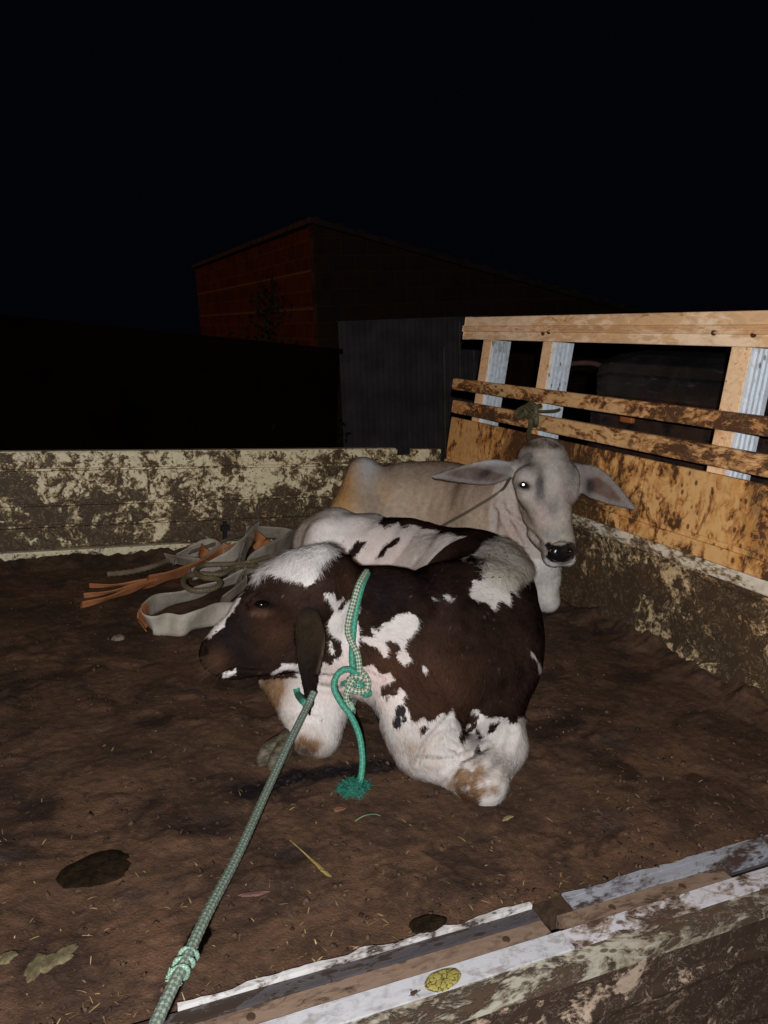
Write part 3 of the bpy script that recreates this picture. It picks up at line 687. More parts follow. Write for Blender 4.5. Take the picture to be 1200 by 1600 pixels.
for k_ in range(26):      # loose skin on throat and brisket
    x0 = 505+k_*9; crease(cP, N0, cc2, [(x0, 1050+14*math.sin(k_)), (x0+16, 1072+10*math.sin(k_*2))], 3, .0014, fm)
cP += N0*(fbm(cP*9, 3, 41)*.004+fbm(cP*40, 3, 42)*.0008)[:, None]
cP[:, 2] = np.maximum(cP[:, 2], .002)

WH_BACK = [[(430, 905), (452, 812), (500, 770), (600, 770), (602, 800), (588, 818), (600, 826), (622, 816), (626, 824), (640, 820), (662, 824), (690, 834), (712, 832), (745, 842), (742, 848), (705, 851), (728, 854), (700, 862), (690, 872), (684, 884), (660, 892), (628, 896), (560, 900), (500, 960), (430, 960)]]
BR_BACK = [[(541, 874), (546, 860), (558, 849), (572, 846), (566, 856), (549, 874)], [(583, 875), (597, 853), (610, 842), (624, 840), (620, 850), (604, 863), (590, 873)],
           [(596, 802), (640, 800), (700, 812), (755, 838), (740, 842), (700, 833), (655, 822), (640, 818), (612, 812)]]
WH_FR = [
 [(392, 912), (408, 885), (430, 862), (462, 840), (500, 835), (524, 855), (514, 874), (500, 886), (488, 910), (478, 914), (470, 905), (462, 910), (455, 902), (443, 900), (425, 896), (408, 903)],
 [(300, 1002), (325, 970), (355, 935), (384, 903), (386, 912), (374, 936), (366, 956), (347, 981), (328, 996)],
 [(345, 1060), (354, 1050), (369, 1045), (369, 1054), (354, 1061)],
 [(554, 936), (536, 950), (523, 957), (514, 975), (518, 992), (533, 1003), (534, 1021), (516, 1039), (497, 1031), (488, 1040), (462, 1035), (440, 1037), (418, 1053), (430, 1056), (452, 1046), (466, 1052), (470, 1062), (500, 1090), (550, 1080), (562, 1085), (562, 936)],
 [(508, 930), (522, 928), (527, 940), (536, 936), (533, 946), (526, 953), (518, 942)], [(516, 1003), (519, 1006), (521, 1020), (517, 1017)],
 [(603, 973), (621, 958), (640, 957), (654, 966), (648, 984), (635, 1000), (630, 1016), (641, 1030), (630, 1039), (614, 1026), (626, 1014), (622, 1002), (602, 1002), (607, 1024), (600, 1028), (588, 1012), (560, 1003), (566, 994), (584, 996), (580, 982), (590, 988)],
 [(555, 1037), (568, 1040), (582, 1037), (597, 1054), (608, 1052), (618, 1062), (597, 1073), (600, 1085), (622, 1089), (626, 1076), (632, 1086), (628, 1093), (638, 1113), (639, 1127), (650, 1130), (662, 1121), (667, 1134), (680, 1124), (694, 1116), (702, 1113), (707, 1104), (711, 1119), (721, 1130), (722, 1142), (729, 1136), (748, 1122), (738, 1110), (745, 1109), (764, 1120), (792, 1122), (796, 1130), (816, 1127), (870, 1130), (870, 1320), (380, 1320), (380, 1062), (545, 1062), (555, 1080)],
 [(829, 1018), (842, 1042), (845, 1065), (845, 1086), (834, 1104), (815, 1120), (802, 1130), (840, 1140), (885, 1100), (885, 1030), (852, 1038), (845, 1040), (836, 1026)],
 [(777, 838), (800, 820), (825, 835), (830, 870), (826, 896), (818, 910), (807, 907), (808, 932), (796, 924), (794, 946), (781, 936), (770, 952), (759, 940), (745, 938), (733, 932), (741, 907), (755, 888), (752, 872), (738, 880), (722, 876), (744, 863), (759, 848)],
 [(824, 840), (834, 866), (842, 900), (853, 948), (849, 957), (838, 925), (826, 895)],
 [(690, 930), (700, 926), (706, 933), (712, 930), (716, 938), (706, 940), (698, 937)], [(676, 935), (682, 938), (678, 944)], [(662, 1042), (667, 1046), (664, 1052)], [(700, 968), (704, 970), (701, 974)]]
BR_FR = [[(717, 1158), (719, 1143), (728, 1137), (744, 1130), (738, 1142), (728, 1150), (722, 1161)], [(744, 1142), (752, 1141), (755, 1152), (748, 1158)], [(742, 1170), (748, 1165), (751, 1174), (744, 1177)],
         [(762, 1145), (768, 1133), (780, 1129), (770, 1142)], [(653, 1140), (660, 1133), (668, 1132), (671, 1139), (664, 1148), (656, 1149)], [(597, 1085), (622, 1089), (618, 1066), (600, 1072)],
         [(722, 876), (738, 866), (746, 872), (744, 882), (732, 881)], [(736, 888), (750, 884), (755, 893), (752, 906), (740, 906)]]
BLK = [(588, 1120, 6, 8), (626, 1110, 8, 9), (620, 1128, 7, 10), (632, 1124, 4, 5)]
def coatfield(P, c2):
    jag = fbm(np.c_[P*48], 3, 51)*7+fbm(P*15, 3, 52)*5
    def run(wh, br):
        f = np.full(len(P), -60.)
        for q in wh: f = np.maximum(f, poly_sd(c2, q))
        for q in br: f = np.minimum(f, -poly_sd(c2, q))
        return f
    f = np.where(P[:, 1] < 2.05, run(WH_FR, BR_FR), run(WH_BACK, BR_BACK))
    blk = np.full(len(P), -60.)
    for x, y, a, b in BLK: blk = np.maximum(blk, 8*(1-np.hypot((c2[:, 0]-x)/a, (c2[:, 1]-y)/b)))
    blk[P[:, 1] > 2.05] = -60
    return f+jag*.75, blk+jag*.3
def soft(P, c, r): return np.exp(-((P-c)**2).sum(1)/(r*r))
kn1 = calf.hit(733, 1240); kn2 = calf.hit(478, 1168); kn3 = calf.hit(420, 1080); kn4 = calf.hit(645, 1165)
def calfcol(P, c2):
    f, blk = coatfield(P, c2); n1 = fbm(P*11, 4, 61); n2 = fbm(P*45, 3, 62)
    white = (V(.56, .53, .515)[None]*(1+.12*n1+.16*n2)[:, None])*(1+.45*np.clip((P[:, 1]-2.0)/.3, 0, 1))[:, None]  # white coat brightened towards the rump, making up for flash fall-off
    pink = np.clip(soft(P, calf.hit(590, 1050), .07)+soft(P, calf.hit(530, 1065), .06)+.5*soft(P, calf.hit(600, 850), .12), 0, 1)[:, None]
    white = white*(1-pink*.7)+V(.50, .37, .34)*pink*.7
    st = np.clip(1.9*soft(P, kn1, .050)*np.clip(.55+2.2*n2+1.5*n1, 0, 2)+1.9*soft(P, kn2+V(0, 0, -.012), .036)*(1+1.2*n2+.6*n1)+1.5*soft(P, kn3, .060)*(1+n1+.8*n2)+.55*soft(P, kn4, .06)*(1+n2)+.25*(P[:, 2] < .10)*(.6+n1+n2), 0, 1)[:, None]
    white = white*(1-st)+st*(V(.145, .088, .048)[None]*(1+.7*n2+.4*n1)[:, None])
    dk = np.clip(1.9*soft(P, kn1+V(-.01, 0, -.02), .036)*(1+1.6*n2)+1.2*soft(P, kn2+V(0, 0, -.012), .03)-.3, 0, 1)[:, None]; white = white*(1-dk)+V(.06, .03, .015)*dk
    dir_ = np.clip(soft(P, calf.hit(785, 890), .07)*(.35+.8*n2+.6*n1), 0, 1)[:, None]; white = white*(1-dir_*.6)+V(.30, .25, .15)*dir_*.6
    du = np.clip(fbm(P*7+9, 4, 68)*1.6+.6*n2, 0, 1)[:, None]*.42*(P[:, 1:2] < 2.05); white = white*(1-du)+V(.30, .25, .20)*du; sp_ = np.clip((fbm(P*75, 2, 69)-.46)/.06, 0, 1)[:, None]*(fbm(P*6, 2, 70) > .05)[:, None]*.8; white = white*(1-sp_)+V(.06, .045, .04)*sp_
    brown = V(.0170, .0096, .0076)[None]*(1+1.0*n1+.5*n2)[:, None]*(1+.9*np.clip(fbm(P*5+3, 3, 67)+.15, 0, 1))[:, None]; fk = np.clip((fbm(P*130, 2, 66)-.50)/.06, 0, 1)[:, None]*.6; brown = brown*(1-fk)+V(.16, .13, .11)*fk  # broad lighter patches in the brown stand for sheen on the coat
    red = np.clip(.9*soft(P, calf.hit(690, 1080), .10)+.8*soft(P, calf.hit(600, 1040), .06)+.8*soft(P, calf.hit(430, 990), .05)+.9*soft(P, calf.hit(340, 1035), .03)+.6*soft(P, calf.hit(540, 910), .04)+.6*soft(P, calf.hit(410, 958), .015), 0, 1)[:, None]
    blkf = np.clip(1.2*soft(P, calf.hit(365, 985), .045)+1.0*soft(P, calf.hit(385, 1025), .04)+1.0*soft(P, calf.hit(455, 985), .035)+.9*soft(P, calf.hit(600, 925), .05)+.7*soft(P, calf.hit(650, 900), .06), 0, .85)[:, None]; brown = brown*(1-blkf)+V(.0085, .0068, .0072)*blkf
    ey = np.clip(1.5*np.exp(-(((c2[:, 0]-413)/15)**2+((c2[:, 1]-945)/6.5)**2)), 0, .95)[:, None]*(P[:, 1:2] < HY); lo_ = np.clip(1.1*np.exp(-(((c2[:, 0]-407)/14)**2+((c2[:, 1]-957)/5.5)**2)), 0, .8)[:, None]*(P[:, 1:2] < HY); brown = brown*(1-lo_)+V(.075, .038, .024)*lo_; brown = brown*(1-ey)+V(.004, .0035, .004)*ey
    nt = np.clip(1.5*soft(P, calf.hit(321, 1019), .011), 0, 1)[:, None]; brown = brown*(1-nt)+V(.003, .003, .003)*nt
    brown = brown*(1-red*.9*(1-lo_)*(1-ey))+V(.050, .0245, .0145)*red*.9*(1-lo_)*(1-ey)
    k = np.clip(f/1.6+.5, 0, 1)[:, None]; col = brown*(1-k)+white*k
    ea = np.clip((.006-calf.dear(P))/.004, 0, 1)[:, None]; f = np.where(ea[:, 0] > .5, -40, f); blk = np.where(ea[:, 0] > .5, -40, blk)
    eu = np.clip((1060-c2[:, 1])/90, 0, 1)[:, None]*np.clip((c2[:, 1]-945)/25, 0, 1)[:, None]; ec = (V(.009, .0065, .006)*(1-eu)+V(.021, .0145, .0085)*eu)*(1+.5*n1+.4*n2)[:, None]; rimm = np.exp(-((line_d(c2, [(516, 955), (511, 985), (505, 1015), (497, 1050)])/2.2)**2))[:, None]*(P[:, 1:2] < HY); ec = ec*(1-rimm)+V(.06, .045, .028)*rimm; brown = brown*(1-ea)+ec*ea; col = col*(1-ea)+ec*ea
    b = np.clip(blk/1.2+.5, 0, 1)[:, None]; col = col*(1-b)+V(.02, .018, .02)*b
    return col, f, blk, white, brown
def skin_mat(name, rough=.75):
    n = NT(name, rough, .03); j = n.noise(170, 3, .6, 0); j2 = n.noise(60, 4, .7, .5)
    f = n.math('ADD', n.attr('coat'), n.math('MULTIPLY', n.math('SUBTRACT', n.math('ADD', j, j2), 1.0), 9))
    c = n.mix(n.step(f, -1.0, 1.0), n.attr('dark', True), n.attr('pale', True))
    b = n.math('ADD', n.attr('spots'), n.math('MULTIPLY', n.math('SUBTRACT', j, .5), 5)); c = n.mix(n.step(b, -.6, .6), c, (.02, .018, .02))
    x = n.noise(420, 3, .6); c = n.mix(n.math('MULTIPLY', n.step(x, .3, .7), .30), c, (0, 0, 0)) if False else c
    n.bump(n.noise(350, 4, .7), .35, .0012); return n.out(c)
def fur_mat():
    n = NT('fur', .9, .0); n.t.links.new(n.attr('hcol', True), n.b.inputs['Base Color'])
    nm = n.t.nodes.new('ShaderNodeVectorMath'); nm.operation = 'NORMALIZE'; n.t.links.new(n.attr('hnrm', True), nm.inputs[0]); n.t.links.new(nm.outputs[0], n.b.inputs['Normal'])
    return n.m
M_FUR = fur_mat()
def grow(P, F, N, colf, body, n, length, rad, seed, flowtilt=.28, jitter=.25, skip=None, k=4, down=.25):
    r = np.random.default_rng(seed)
    q = P[F]; ar = np.linalg.norm(np.cross(q[:, 2]-q[:, 0], q[:, 3]-q[:, 1]), axis=1)*.5; wgt = ar.copy()
    fc = q.mean(1); fn = N[F].mean(1); wgt *= np.where(((V(0, 0, CAMZ)-fc)*fn).sum(1) > -.25*np.linalg.norm(fc-V(0, 0, CAMZ), axis=1), 1, .12); wgt[fc[:, 2] < .012] = 0
    if skip is not None: wgt[skip(fc)] = 0
    i = r.choice(len(F), n, p=wgt/wgt.sum()); u, v = r.random((2, n, 1)); qq = q[i]; nn = N[F[i]]
    root = (qq[:, 0]*(1-u)+qq[:, 1]*u)*(1-v)+(qq[:, 3]*(1-u)+qq[:, 2]*u)*v; nr = (nn[:, 0]*(1-u)+nn[:, 1]*u)*(1-v)+(nn[:, 3]*(1-u)+nn[:, 2]*u)*v; nr /= np.linalg.norm(nr, axis=1)[:, None]+1e-9
    fl = np.concatenate([body.flow(root[a:a+200000]) for a in range(0, n, 200000)])+V(0, 0, -down); sw = np.stack([fbm(root*14, 2, 71), fbm(root*14, 2, 72), fbm(root*14, 2, 73)], 1)
    fl = fl+sw*.9+r.normal(0, jitter, (n, 3)); fl -= nr*(fl*nr).sum(1)[:, None]; fl /= np.linalg.norm(fl, axis=1)[:, None]+1e-9
    L = length(root) if callable(length) else np.full(n, length); L = L*r.uniform(.6, 1.25, n)
    t = np.linspace(0, 1, k)[None, :, None]; S_ = root[:, None]+L[:, None, None]*(fl[:, None]*(t**1.1)+nr[:, None]*(flowtilt*(1-(1-t)**1.8)))
    S_ -= nr[:, None]*.0006
    c2 = chart(root); col = colf(root, c2); 
    if isinstance(col, tuple): col = col[0]
    st_ = (root-.88*fl*(root*fl).sum(1)[:, None]); lum = np.clip(col.mean(1)/.4, 0, 1); sk = fbm(st_*95, 3, 77)*1.2+fbm(st_*30, 2, 78)*.6
    col = col*(1+(1.3-.9*lum)*sk)[:, None].clip(.25, 2)*(1+(r.uniform(-1, 1, n)*(.45-.28*lum)))[:, None]; nr_ = nr; sn = nr+r.normal(0, .16, (n, 3))+fl*.12+np.stack([sk, -sk, sk*.5], 1)*.18
    return S_, L, col, sn, root
calf_root = empty('calf', (1.0, 2.0, 0))
tag(calf_root, 'dark brown and white calf lying in front with green rope round its neck', 'calf')
M_SKIN = skin_mat('calf_skin')
cN = vnormals(cP, cF)
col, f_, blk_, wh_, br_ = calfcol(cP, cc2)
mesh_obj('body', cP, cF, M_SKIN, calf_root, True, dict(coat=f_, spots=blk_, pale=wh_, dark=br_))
n = NT('eye_gloss', .13, .6); M_EYE = n.out((.003, .002, .002))
def ball(name, c, r, mat, parent, sc=(1, 1, 1)):
    vs = []; fs = []; a, b = 24, 16
    for j in range(b+1):
        for i in range(a):
            t, p_ = math.pi*j/b, 2*math.pi*i/a; vs.append(V(math.sin(t)*math.cos(p_)*sc[0], math.sin(t)*math.sin(p_)*sc[1], math.cos(t)*sc[2])*r+c)
    for j in range(b):
        for i in range(a): fs.append((j*a+i, j*a+(i+1) % a, (j+1)*a+(i+1) % a, (j+1)*a+i))
    return mesh_obj(name, vs, fs, mat, parent, True)
ball('eye', ex+V(0.001, .0060, 0), .0150, M_EYE, calf_root, (1, 1, .62))
tuft1 = [(392, 912), (430, 862), (462, 840), (500, 835), (524, 855), (514, 874), (488, 908), (455, 902), (425, 896)]
tuft2 = [(765, 845), (800, 825), (825, 838), (830, 880), (815, 905), (780, 920), (750, 905), (750, 870)]
def calflen(root):
    c2 = chart(root); fr = root[:, 1] < 2.05
    a = np.clip(poly_sd(c2, tuft1)/10+.3, 0, 1)*fr; b = np.clip(poly_sd(c2, tuft2)/14+.4, 0, 1)*fr
    ea = calf.dear(root) < .006
    face = fr & (c2[:, 0] < 480)
    return np.where(ea, .006, np.where(face & (a < .1), .007, .011))+.022*a+.022*b
def furskip(P): return ((P-(ex+V(0, 0, 0)))**2).sum(1) < .023**2
cN = vnormals(cP, cF)
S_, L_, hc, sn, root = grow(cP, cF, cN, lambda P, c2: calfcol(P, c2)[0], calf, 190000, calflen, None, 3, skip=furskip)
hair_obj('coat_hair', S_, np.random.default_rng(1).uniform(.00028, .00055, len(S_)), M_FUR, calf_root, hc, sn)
# a fuller white forelock and withers tuft of longer strands
def tuft(poly, n, dirv, L, seed, name, body, P, F, N, root_o, colr, spread=.35, lift=.35, ycut=2.05):
    r = np.random.default_rng(seed); c2 = chart(P); ok = (poly_sd(c2, poly) > 2) & (P[:, 1] < ycut) & (((V(0, 0, CAMZ)-P)*N).sum(1) > -.2)
    idx = np.where(ok)[0]; i = r.choice(idx, n); ro = P[i]+r.normal(0, .003, (n, 3)); nr = N[i]
    clump = np.stack([fbm(ro*55, 2, seed+k) for k in (1, 2, 3)], 1)*1.1
    d = V(*dirv)+clump+r.normal(0, spread*.5, (n, 3)); d -= nr*(d*nr).sum(1)[:, None]*.8; d /= np.linalg.norm(d, axis=1)[:, None]
    l = (L*r.uniform(.5, 1.15, n)*np.clip(.8+poly_sd(c2[i], poly)/60, .8, 1.1))[:, None, None]; t = np.linspace(0, 1, 6)[None, :, None]
    S = ro[:, None]+l*(d[:, None]*t+nr[:, None]*lift*np.sin(t*2.2)+V(0, 0, -.25)*t*t)
    hair_obj(name, S, r.uniform(.0003, .0007, n), M_FUR, root_o, V(*colr)[None]*r.uniform(.6, 1.2, (n, 1))*(1+.5*fbm(ro*70, 2, 5))[:, None], nr*.8+d*.35+r.normal(0, .12, (n, 3)), .2)
tuft([(398, 905), (430, 868), (462, 846), (500, 842), (518, 856), (508, 870), (488, 886), (455, 888), (425, 890)], 14000, (-.25, -.35, -.75), .042, 21, 'forelock', calf, cP, cF, cN, calf_root, (.54, .52, .51), .35, .16)
tuft([(772, 850), (800, 832), (822, 842), (826, 880), (812, 900), (785, 915), (760, 900), (756, 872)], 14000, (-.25, -.5, -.7), .045, 22, 'withers_tuft', calf, cP, cF, cN, calf_root, (.44, .41, .35), .8)
# whiskers and lashes
r_ = np.random.default_rng(9); n_ = 90
ro = np.array([calf.hit(r_.uniform(318, 350), r_.uniform(1022, 1052)) for _ in range(n_)]); d = np.c_[r_.normal(-.9, .3, n_), r_.normal(-.25, .35, n_), r_.normal(-.1, .3, n_)]; d /= np.linalg.norm(d, axis=1)[:, None]
t = np.linspace(0, 1, 4)[None, :, None]; hair_obj('whiskers', ro[:, None]+d[:, None]*t*r_.uniform(.02, .05, (n_, 1, 1))+V(0, 0, -.012)*t*t, np.full(n_, .00022), M_FUR, calf_root, np.tile(V(.06, .04, .025), (n_, 1)), -d*0+V(-.3, -1, .3))
# hoof beside the folded knee
n = NT('hoof_horn', .6, .4); x = n.noise(40, 6, .7, .3, n.mapv(n.tc.outputs['Object'], (1, 1, 4))); M_HOOF = n.out(n.mix(n.step(x, .35, .7), (.028, .025, .018), (.13, .11, .07))); n.bump(x, .8, .003)
hf = Body(); hc_ = onZ(430, 1178, .03)
ax1 = V(-.35, -.25, -.15); ax1 /= np.linalg.norm(ax1); up_ = V(0, 0, 1)-ax1*ax1[2]; up_ /= np.linalg.norm(up_); sd_ = np.cross(ax1, up_)
for q in (-1, 1): hf.ell(hc_+sd_*.017*q+ax1*.005, (.040, .0185, .030), (ax1, sd_, up_), .004)
hf.cone(hc_-ax1*.03, .026, hc_-ax1*.075, .022, .015); hP, hF = hf.mesh(hc_-.11, hc_+.11, .004); mesh_obj('hoof', hP, hF, M_HOOF, calf_root, True)

# ------------------------------------------------------------------ the pale grey zebu calf behind
gc = Body()
gc.chain([(A_(562, 800, 3.16), .11), (A_(610, 795, 3.10), .165), (A_(690, 800, 2.98), .195), (A_(760, 815, 2.75), .19), (A_(795, 835, 2.58), .16)], .08)
gc.cone(A_(567, 738, 3.12), .066, A_(556, 800, 3.05), .095, .09)                   # hip and haunch standing up
gc.cone(A_(640, 757, 3.08), .095, A_(720, 768, 2.95), .10, .06)
gc.cone(A_(556, 810, 3.02), .095, A_(575, 880, 2.85), .07, .08)
gc.ell(A_(770, 800, 2.64), (.13, .14, .16), k=.07, flow=(.3, .2, -1))
gc.chain([(A_(770, 790, 2.64), .145), (A_(808, 778, 2.52), .118), (A_(838, 760, 2.44), .095)], .05)
gc.cone(A_(812, 815, 2.48), .08, A_(838, 878, 2.42), .085, .06); gc.cone(A_(838, 878, 2.42), .082, A_(852, 905, 2.40), .06, .05)
gc.cone(A_(845, 900, 2.42), .058, A_(856, 938, 2.365), .042, .03); gc.cone(A_(856, 938, 2.365), .04, V(1.60, 2.62, .04), .035, .03)
GH = 2.34
def gh(x, y, r, Y): return (A_(x, y, Y), r)
gc.chain([gh(848, 722, .084, 2.42), gh(850, 745, .096, 2.37), gh(851, 768, .090, 2.325)], .03)
gc.chain([gh(851, 760, .088, 2.33), gh(861, 805, .065, 2.25), gh(871, 843, .050, 2.185), gh(875, 857, .050, 2.165)], .035)
gc.chain([gh(840, 790, .066, 2.36), gh(852, 832, .052, 2.28), gh(868, 860, .040, 2.20)], .03)       # jaw
gc.cone(A_(822, 750, 2.31), .044, A_(826, 768, 2.295), .040, .06)                    # orbital ridge
gc.cone(A_(886, 750, 2.31), .042, A_(888, 768, 2.295), .036, .06)
gc.ell(A_(848, 712, 2.40), (.090, .07, .060), k=.04, flow=(0, -.3, -1))
gc.ell(A_(876, 862, 2.115), (.050, .026, .034), k=.015, flow=(0, 0, -1))
for sx in (-1, 1): gc.ell(A_(876+sx*14, 862, 2.095), (.012, .014, .008), k=.010, cut=True)
gc.cone(A_(864, 872, 2.185), .030, A_(886, 872, 2.185), .030, .025)                   # lower lip
# ears
gc.cone(A_(808, 732, 2.40), .034, A_(782, 735, 2.39), .026, .02)
leaf(gc, A_(798, 735, 2.385), A_(686, 744, 2.36), .047, .008, (-.45, -.9, .0), tipw=.15)
gc.cone(A_(895, 735, 2.34), .032, A_(912, 742, 2.31), .026, .02)
leaf(gc, A_(902, 738, 2.31), atX(984, 790, 1.85), .056, .008, (-.80, -.6, .2), tipw=.15)
ge = gc.hit(819, 758); gc.ell(ge, (.013, .012, .009), k=.008, cut=True)
ge2 = gc.hit(905, 768); ge2 = ge2+V(.03, .07, 0)
gP, gF = gc.mesh(V(1.0, 2.0, -.02), V(2.08, 3.42, .80), .0062)
g2 = chart(gP); N0 = vnormals(gP, gF); gm = ((V(0, 0, CAMZ)-gP)*N0).sum(1) > 0; hm = gm & (gP[:, 1] < 2.6)
crease(gP, N0, g2, [(792, 800), (812, 815), (832, 832), (848, 850)], 3, .004, hm, .004)
crease(gP, N0, g2, [(785, 790), (800, 825), (815, 850)], 4, .006, gm, .005)
crease(gP, N0, g2, [(775, 800), (772, 830), (760, 860)], 5, .006, gm, .005)
crease(gP, N0, g2, [(848, 868), (856, 878), (875, 884), (893, 880)], 2, .004, hm, .0)
crease(gP, N0, g2, [(852, 735), (850, 770), (858, 800)], 9, .005, hm)
for k_ in range(9): crease(gP, N0, g2, [(620+16*k_, 735), (612+16*k_, 770), (600+16*k_, 800)], 5, .003, gm & (gP[:, 1] > 2.6))
gP += N0*(fbm(gP*8, 3, 43)*.004+fbm(gP*40, 2, 44)*.0008)[:, None]
gP[:, 2] = np.maximum(gP[:, 2], .002); gN = vnormals(gP, gF)
NOSE = [(852, 851), (857, 846), (866, 852), (880, 852), (890, 847), (898, 848), (900, 862), (896, 874), (880, 879), (862, 878), (852, 871), (857, 862)]
def bl(c2, x, y, rx, ry, rot=0):
    c, s_ = math.cos(rot), math.sin(rot); dx, dy = c2[:, 0]-x, c2[:, 1]-y; return np.exp(-(((dx*c+dy*s_)/rx)**2+((-dx*s_+dy*c)/ry)**2))
def gccol(P, c2):
    n1 = fbm(P*9, 4, 81); n2 = fbm(P*60, 3, 82); n3 = fbm(P*22, 3, 83)
    col = V(.42, .34, .26)[None]*(1+.16*n1+.12*n2)[:, None]
    def mx(c, a): 
        nonlocal col; a = np.clip(a, 0, 1)[:, None]; col = col*(1-a)+V(*c)*a
    hd_ = P[:, 1] < 2.50; bd = ~hd_
    mx((.27, .21, .17), bd*np.clip((P[:, 2]-.40)/.12, 0, 1)*(.75+n1)); mx((.25, .20, .165), bd*bl(c2, 730, 780, 40, 30)*(.4+n1))
    mx((.42, .42, .43), bd*bl(c2, 575, 725, 16, 30)); mx((.50, .30, .13), bd*bl(c2, 535, 775, 22, 50)*1.1); mx((.45, .25, .10), bd*bl(c2, 600, 770, 12, 26)*.4)  # orange on the left rump paints the street lamp's light into the coat
    mx((.43, .395, .365), hd_*.9); mx((.10, .094, .090), hd_*bl(c2, 822, 722, 13, 22, .3)*(1.3+1.5*n3)); mx((.10, .094, .090), hd_*bl(c2, 845, 765, 9, 32)*(1.2+1.5*n3))
    mx((.19, .185, .18), hd_*bl(c2, 893, 735, 13, 25)*(1.2+1.5*n3)); mx((.45, .43, .415), hd_*bl(c2, 864, 735, 9, 26)*(1+n3)); mx((.18, .18, .185), hd_*bl(c2, 862, 790, 14, 16)*(.9+1.5*n3))
    mx((.07, .05, .038), hd_*bl(c2, 832, 694, 20, 8)*(1.1+n3)); mx((.09, .06, .045), hd_*bl(c2, 868, 697, 10, 5)); mx((.47, .36, .28), hd_*bl(c2, 846, 690, 8, 5)*.7)
    mx((.44, .42, .41), hd_*bl(c2, 818, 735, 10, 14)*.7); mx((.42, .355, .335), hd_*bl(c2, 840, 800, 20, 22)*.75); mx((.26, .26, .265), hd_*bl(c2, 868, 838, 26, 12)*(.75+n3)); mx((.40, .38, .28), hd_*bl(c2, 882, 838, 9, 5)*.8)
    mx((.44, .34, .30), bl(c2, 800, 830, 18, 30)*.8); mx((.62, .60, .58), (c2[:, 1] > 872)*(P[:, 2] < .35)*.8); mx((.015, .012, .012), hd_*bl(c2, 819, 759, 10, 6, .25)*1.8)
    ea = np.clip((.008-gc.dear(P))/.004, 0, 1); inn = np.zeros(len(P))
    mx((.205, .188, .182), ea*.95); mx((.115, .072, .058), ea*(np.clip(poly_sd(c2, [(694, 741), (715, 732), (745, 729), (792, 742), (775, 752), (745, 752), (715, 746)])/4+.4, 0, 1)+np.clip(poly_sd(c2, [(915, 748), (935, 745), (955, 760), (976, 786), (950, 780), (925, 768)])/4+.4, 0, 1))*(.85+.5*n3)); mx((.035, .028, .028), ea*1.3*(bl(c2, 757, 740, 12, 6, -.4)+bl(c2, 922, 760, 8, 12))*1.0)  # brown inner ears; dark ear bases are shading painted into the colour
    mx((.38, .37, .37), ea*np.clip(bl(c2, 770, 722, 40, 5), 0, 1)*.9)
    ns = np.clip((poly_sd(c2, NOSE)+n3*2)/1.2+.5, 0, 1)*(P[:, 1] < 2.22); mx((.008, .007, .008), ns); mx((.48, .47, .46), (P[:, 1] < 2.3)*bl(c2, 880, 882, 18, 2.2)*.9)
    col = col*(1+.22*fbm(P*110, 2, 85)+.10*n2)[:, None]; ft = np.clip(np.exp(-(((P-A_(858, 945, 2.36))**2).sum(1))/.06**2)*(.6+2*n3), 0, 1)[:, None]*.7; col = col*(1-ft)+V(.15, .12, .09)*ft
    return col, ns
gcol, gns = gccol(gP, g2)
def gskin():
    n = NT('grey_calf_skin', .75, .35); x = n.noise(300, 4, .7); c = n.attr('pale', True); j = n.noise(25, 5, .7)
    c = n.mix(n.math('MULTIPLY', n.step(j, .5, .75), .22), c, (.12, .09, .07)); n.bump(x, .3, .0012)
    return n.out(c, n.math('SUBTRACT', .75, n.math('MULTIPLY', n.attr('wet'), .60)))
gc_root = empty('calf', (1.55, 2.75, 0)); tag(gc_root, 'pale grey calf with drooping ears lying against the headboard, facing the viewer', 'calf')
mesh_obj('body', gP, gF, gskin(), gc_root, True, dict(pale=gcol, wet=gns))
def gskip(P): c2 = chart(P); return ((poly_sd(c2, NOSE) > -1) & (P[:, 1] < 2.22)) | (((P-ge)**2).sum(1) < .012**2)
S_, L_, hc, sn, root = grow(gP, gF, gN, lambda P, c2: gccol(P, c2)[0], gc, 90000, lambda r: np.where(gc.dear(r) < .008, .006, .009), None, 4, skip=gskip)
hair_obj('coat_hair', S_, np.random.default_rng(2).uniform(.0004, .0007, len(S_)), M_FUR, gc_root, hc, sn)
tuft([(828, 700), (832, 690), (848, 684), (866, 690), (874, 700), (850, 703)], 420, (0, -.3, -.7), .012, 23, 'poll_tuft', gc, gP, gF, gN, gc_root, (.16, .12, .09), .8, .6, 3)
ball('eye', ge+V(.003, .0095, 0), .0135, M_EYE, gc_root); ball('eye', ge2+V(-.003, .010, 0), .0135, M_EYE, gc_root)
# metal disc added over the eyeball, aimed at the viewer, for the eyeshine
q = ge+V(.003, .010, 0); dv = V(0, 0, CAMZ)-q; dv /= np.linalg.norm(dv); mm = MB(); mm.cyl(tuple(q+dv*.0137), tuple(q+dv*.0142), .0048, 20, .0040)
n = NT('eyeshine_metal', .5, 1); n.b.inputs['Metallic'].default_value = 1; tp = mm.build('eyeshine_disc', n.out((.80, .90, 1.0)), gc_root)

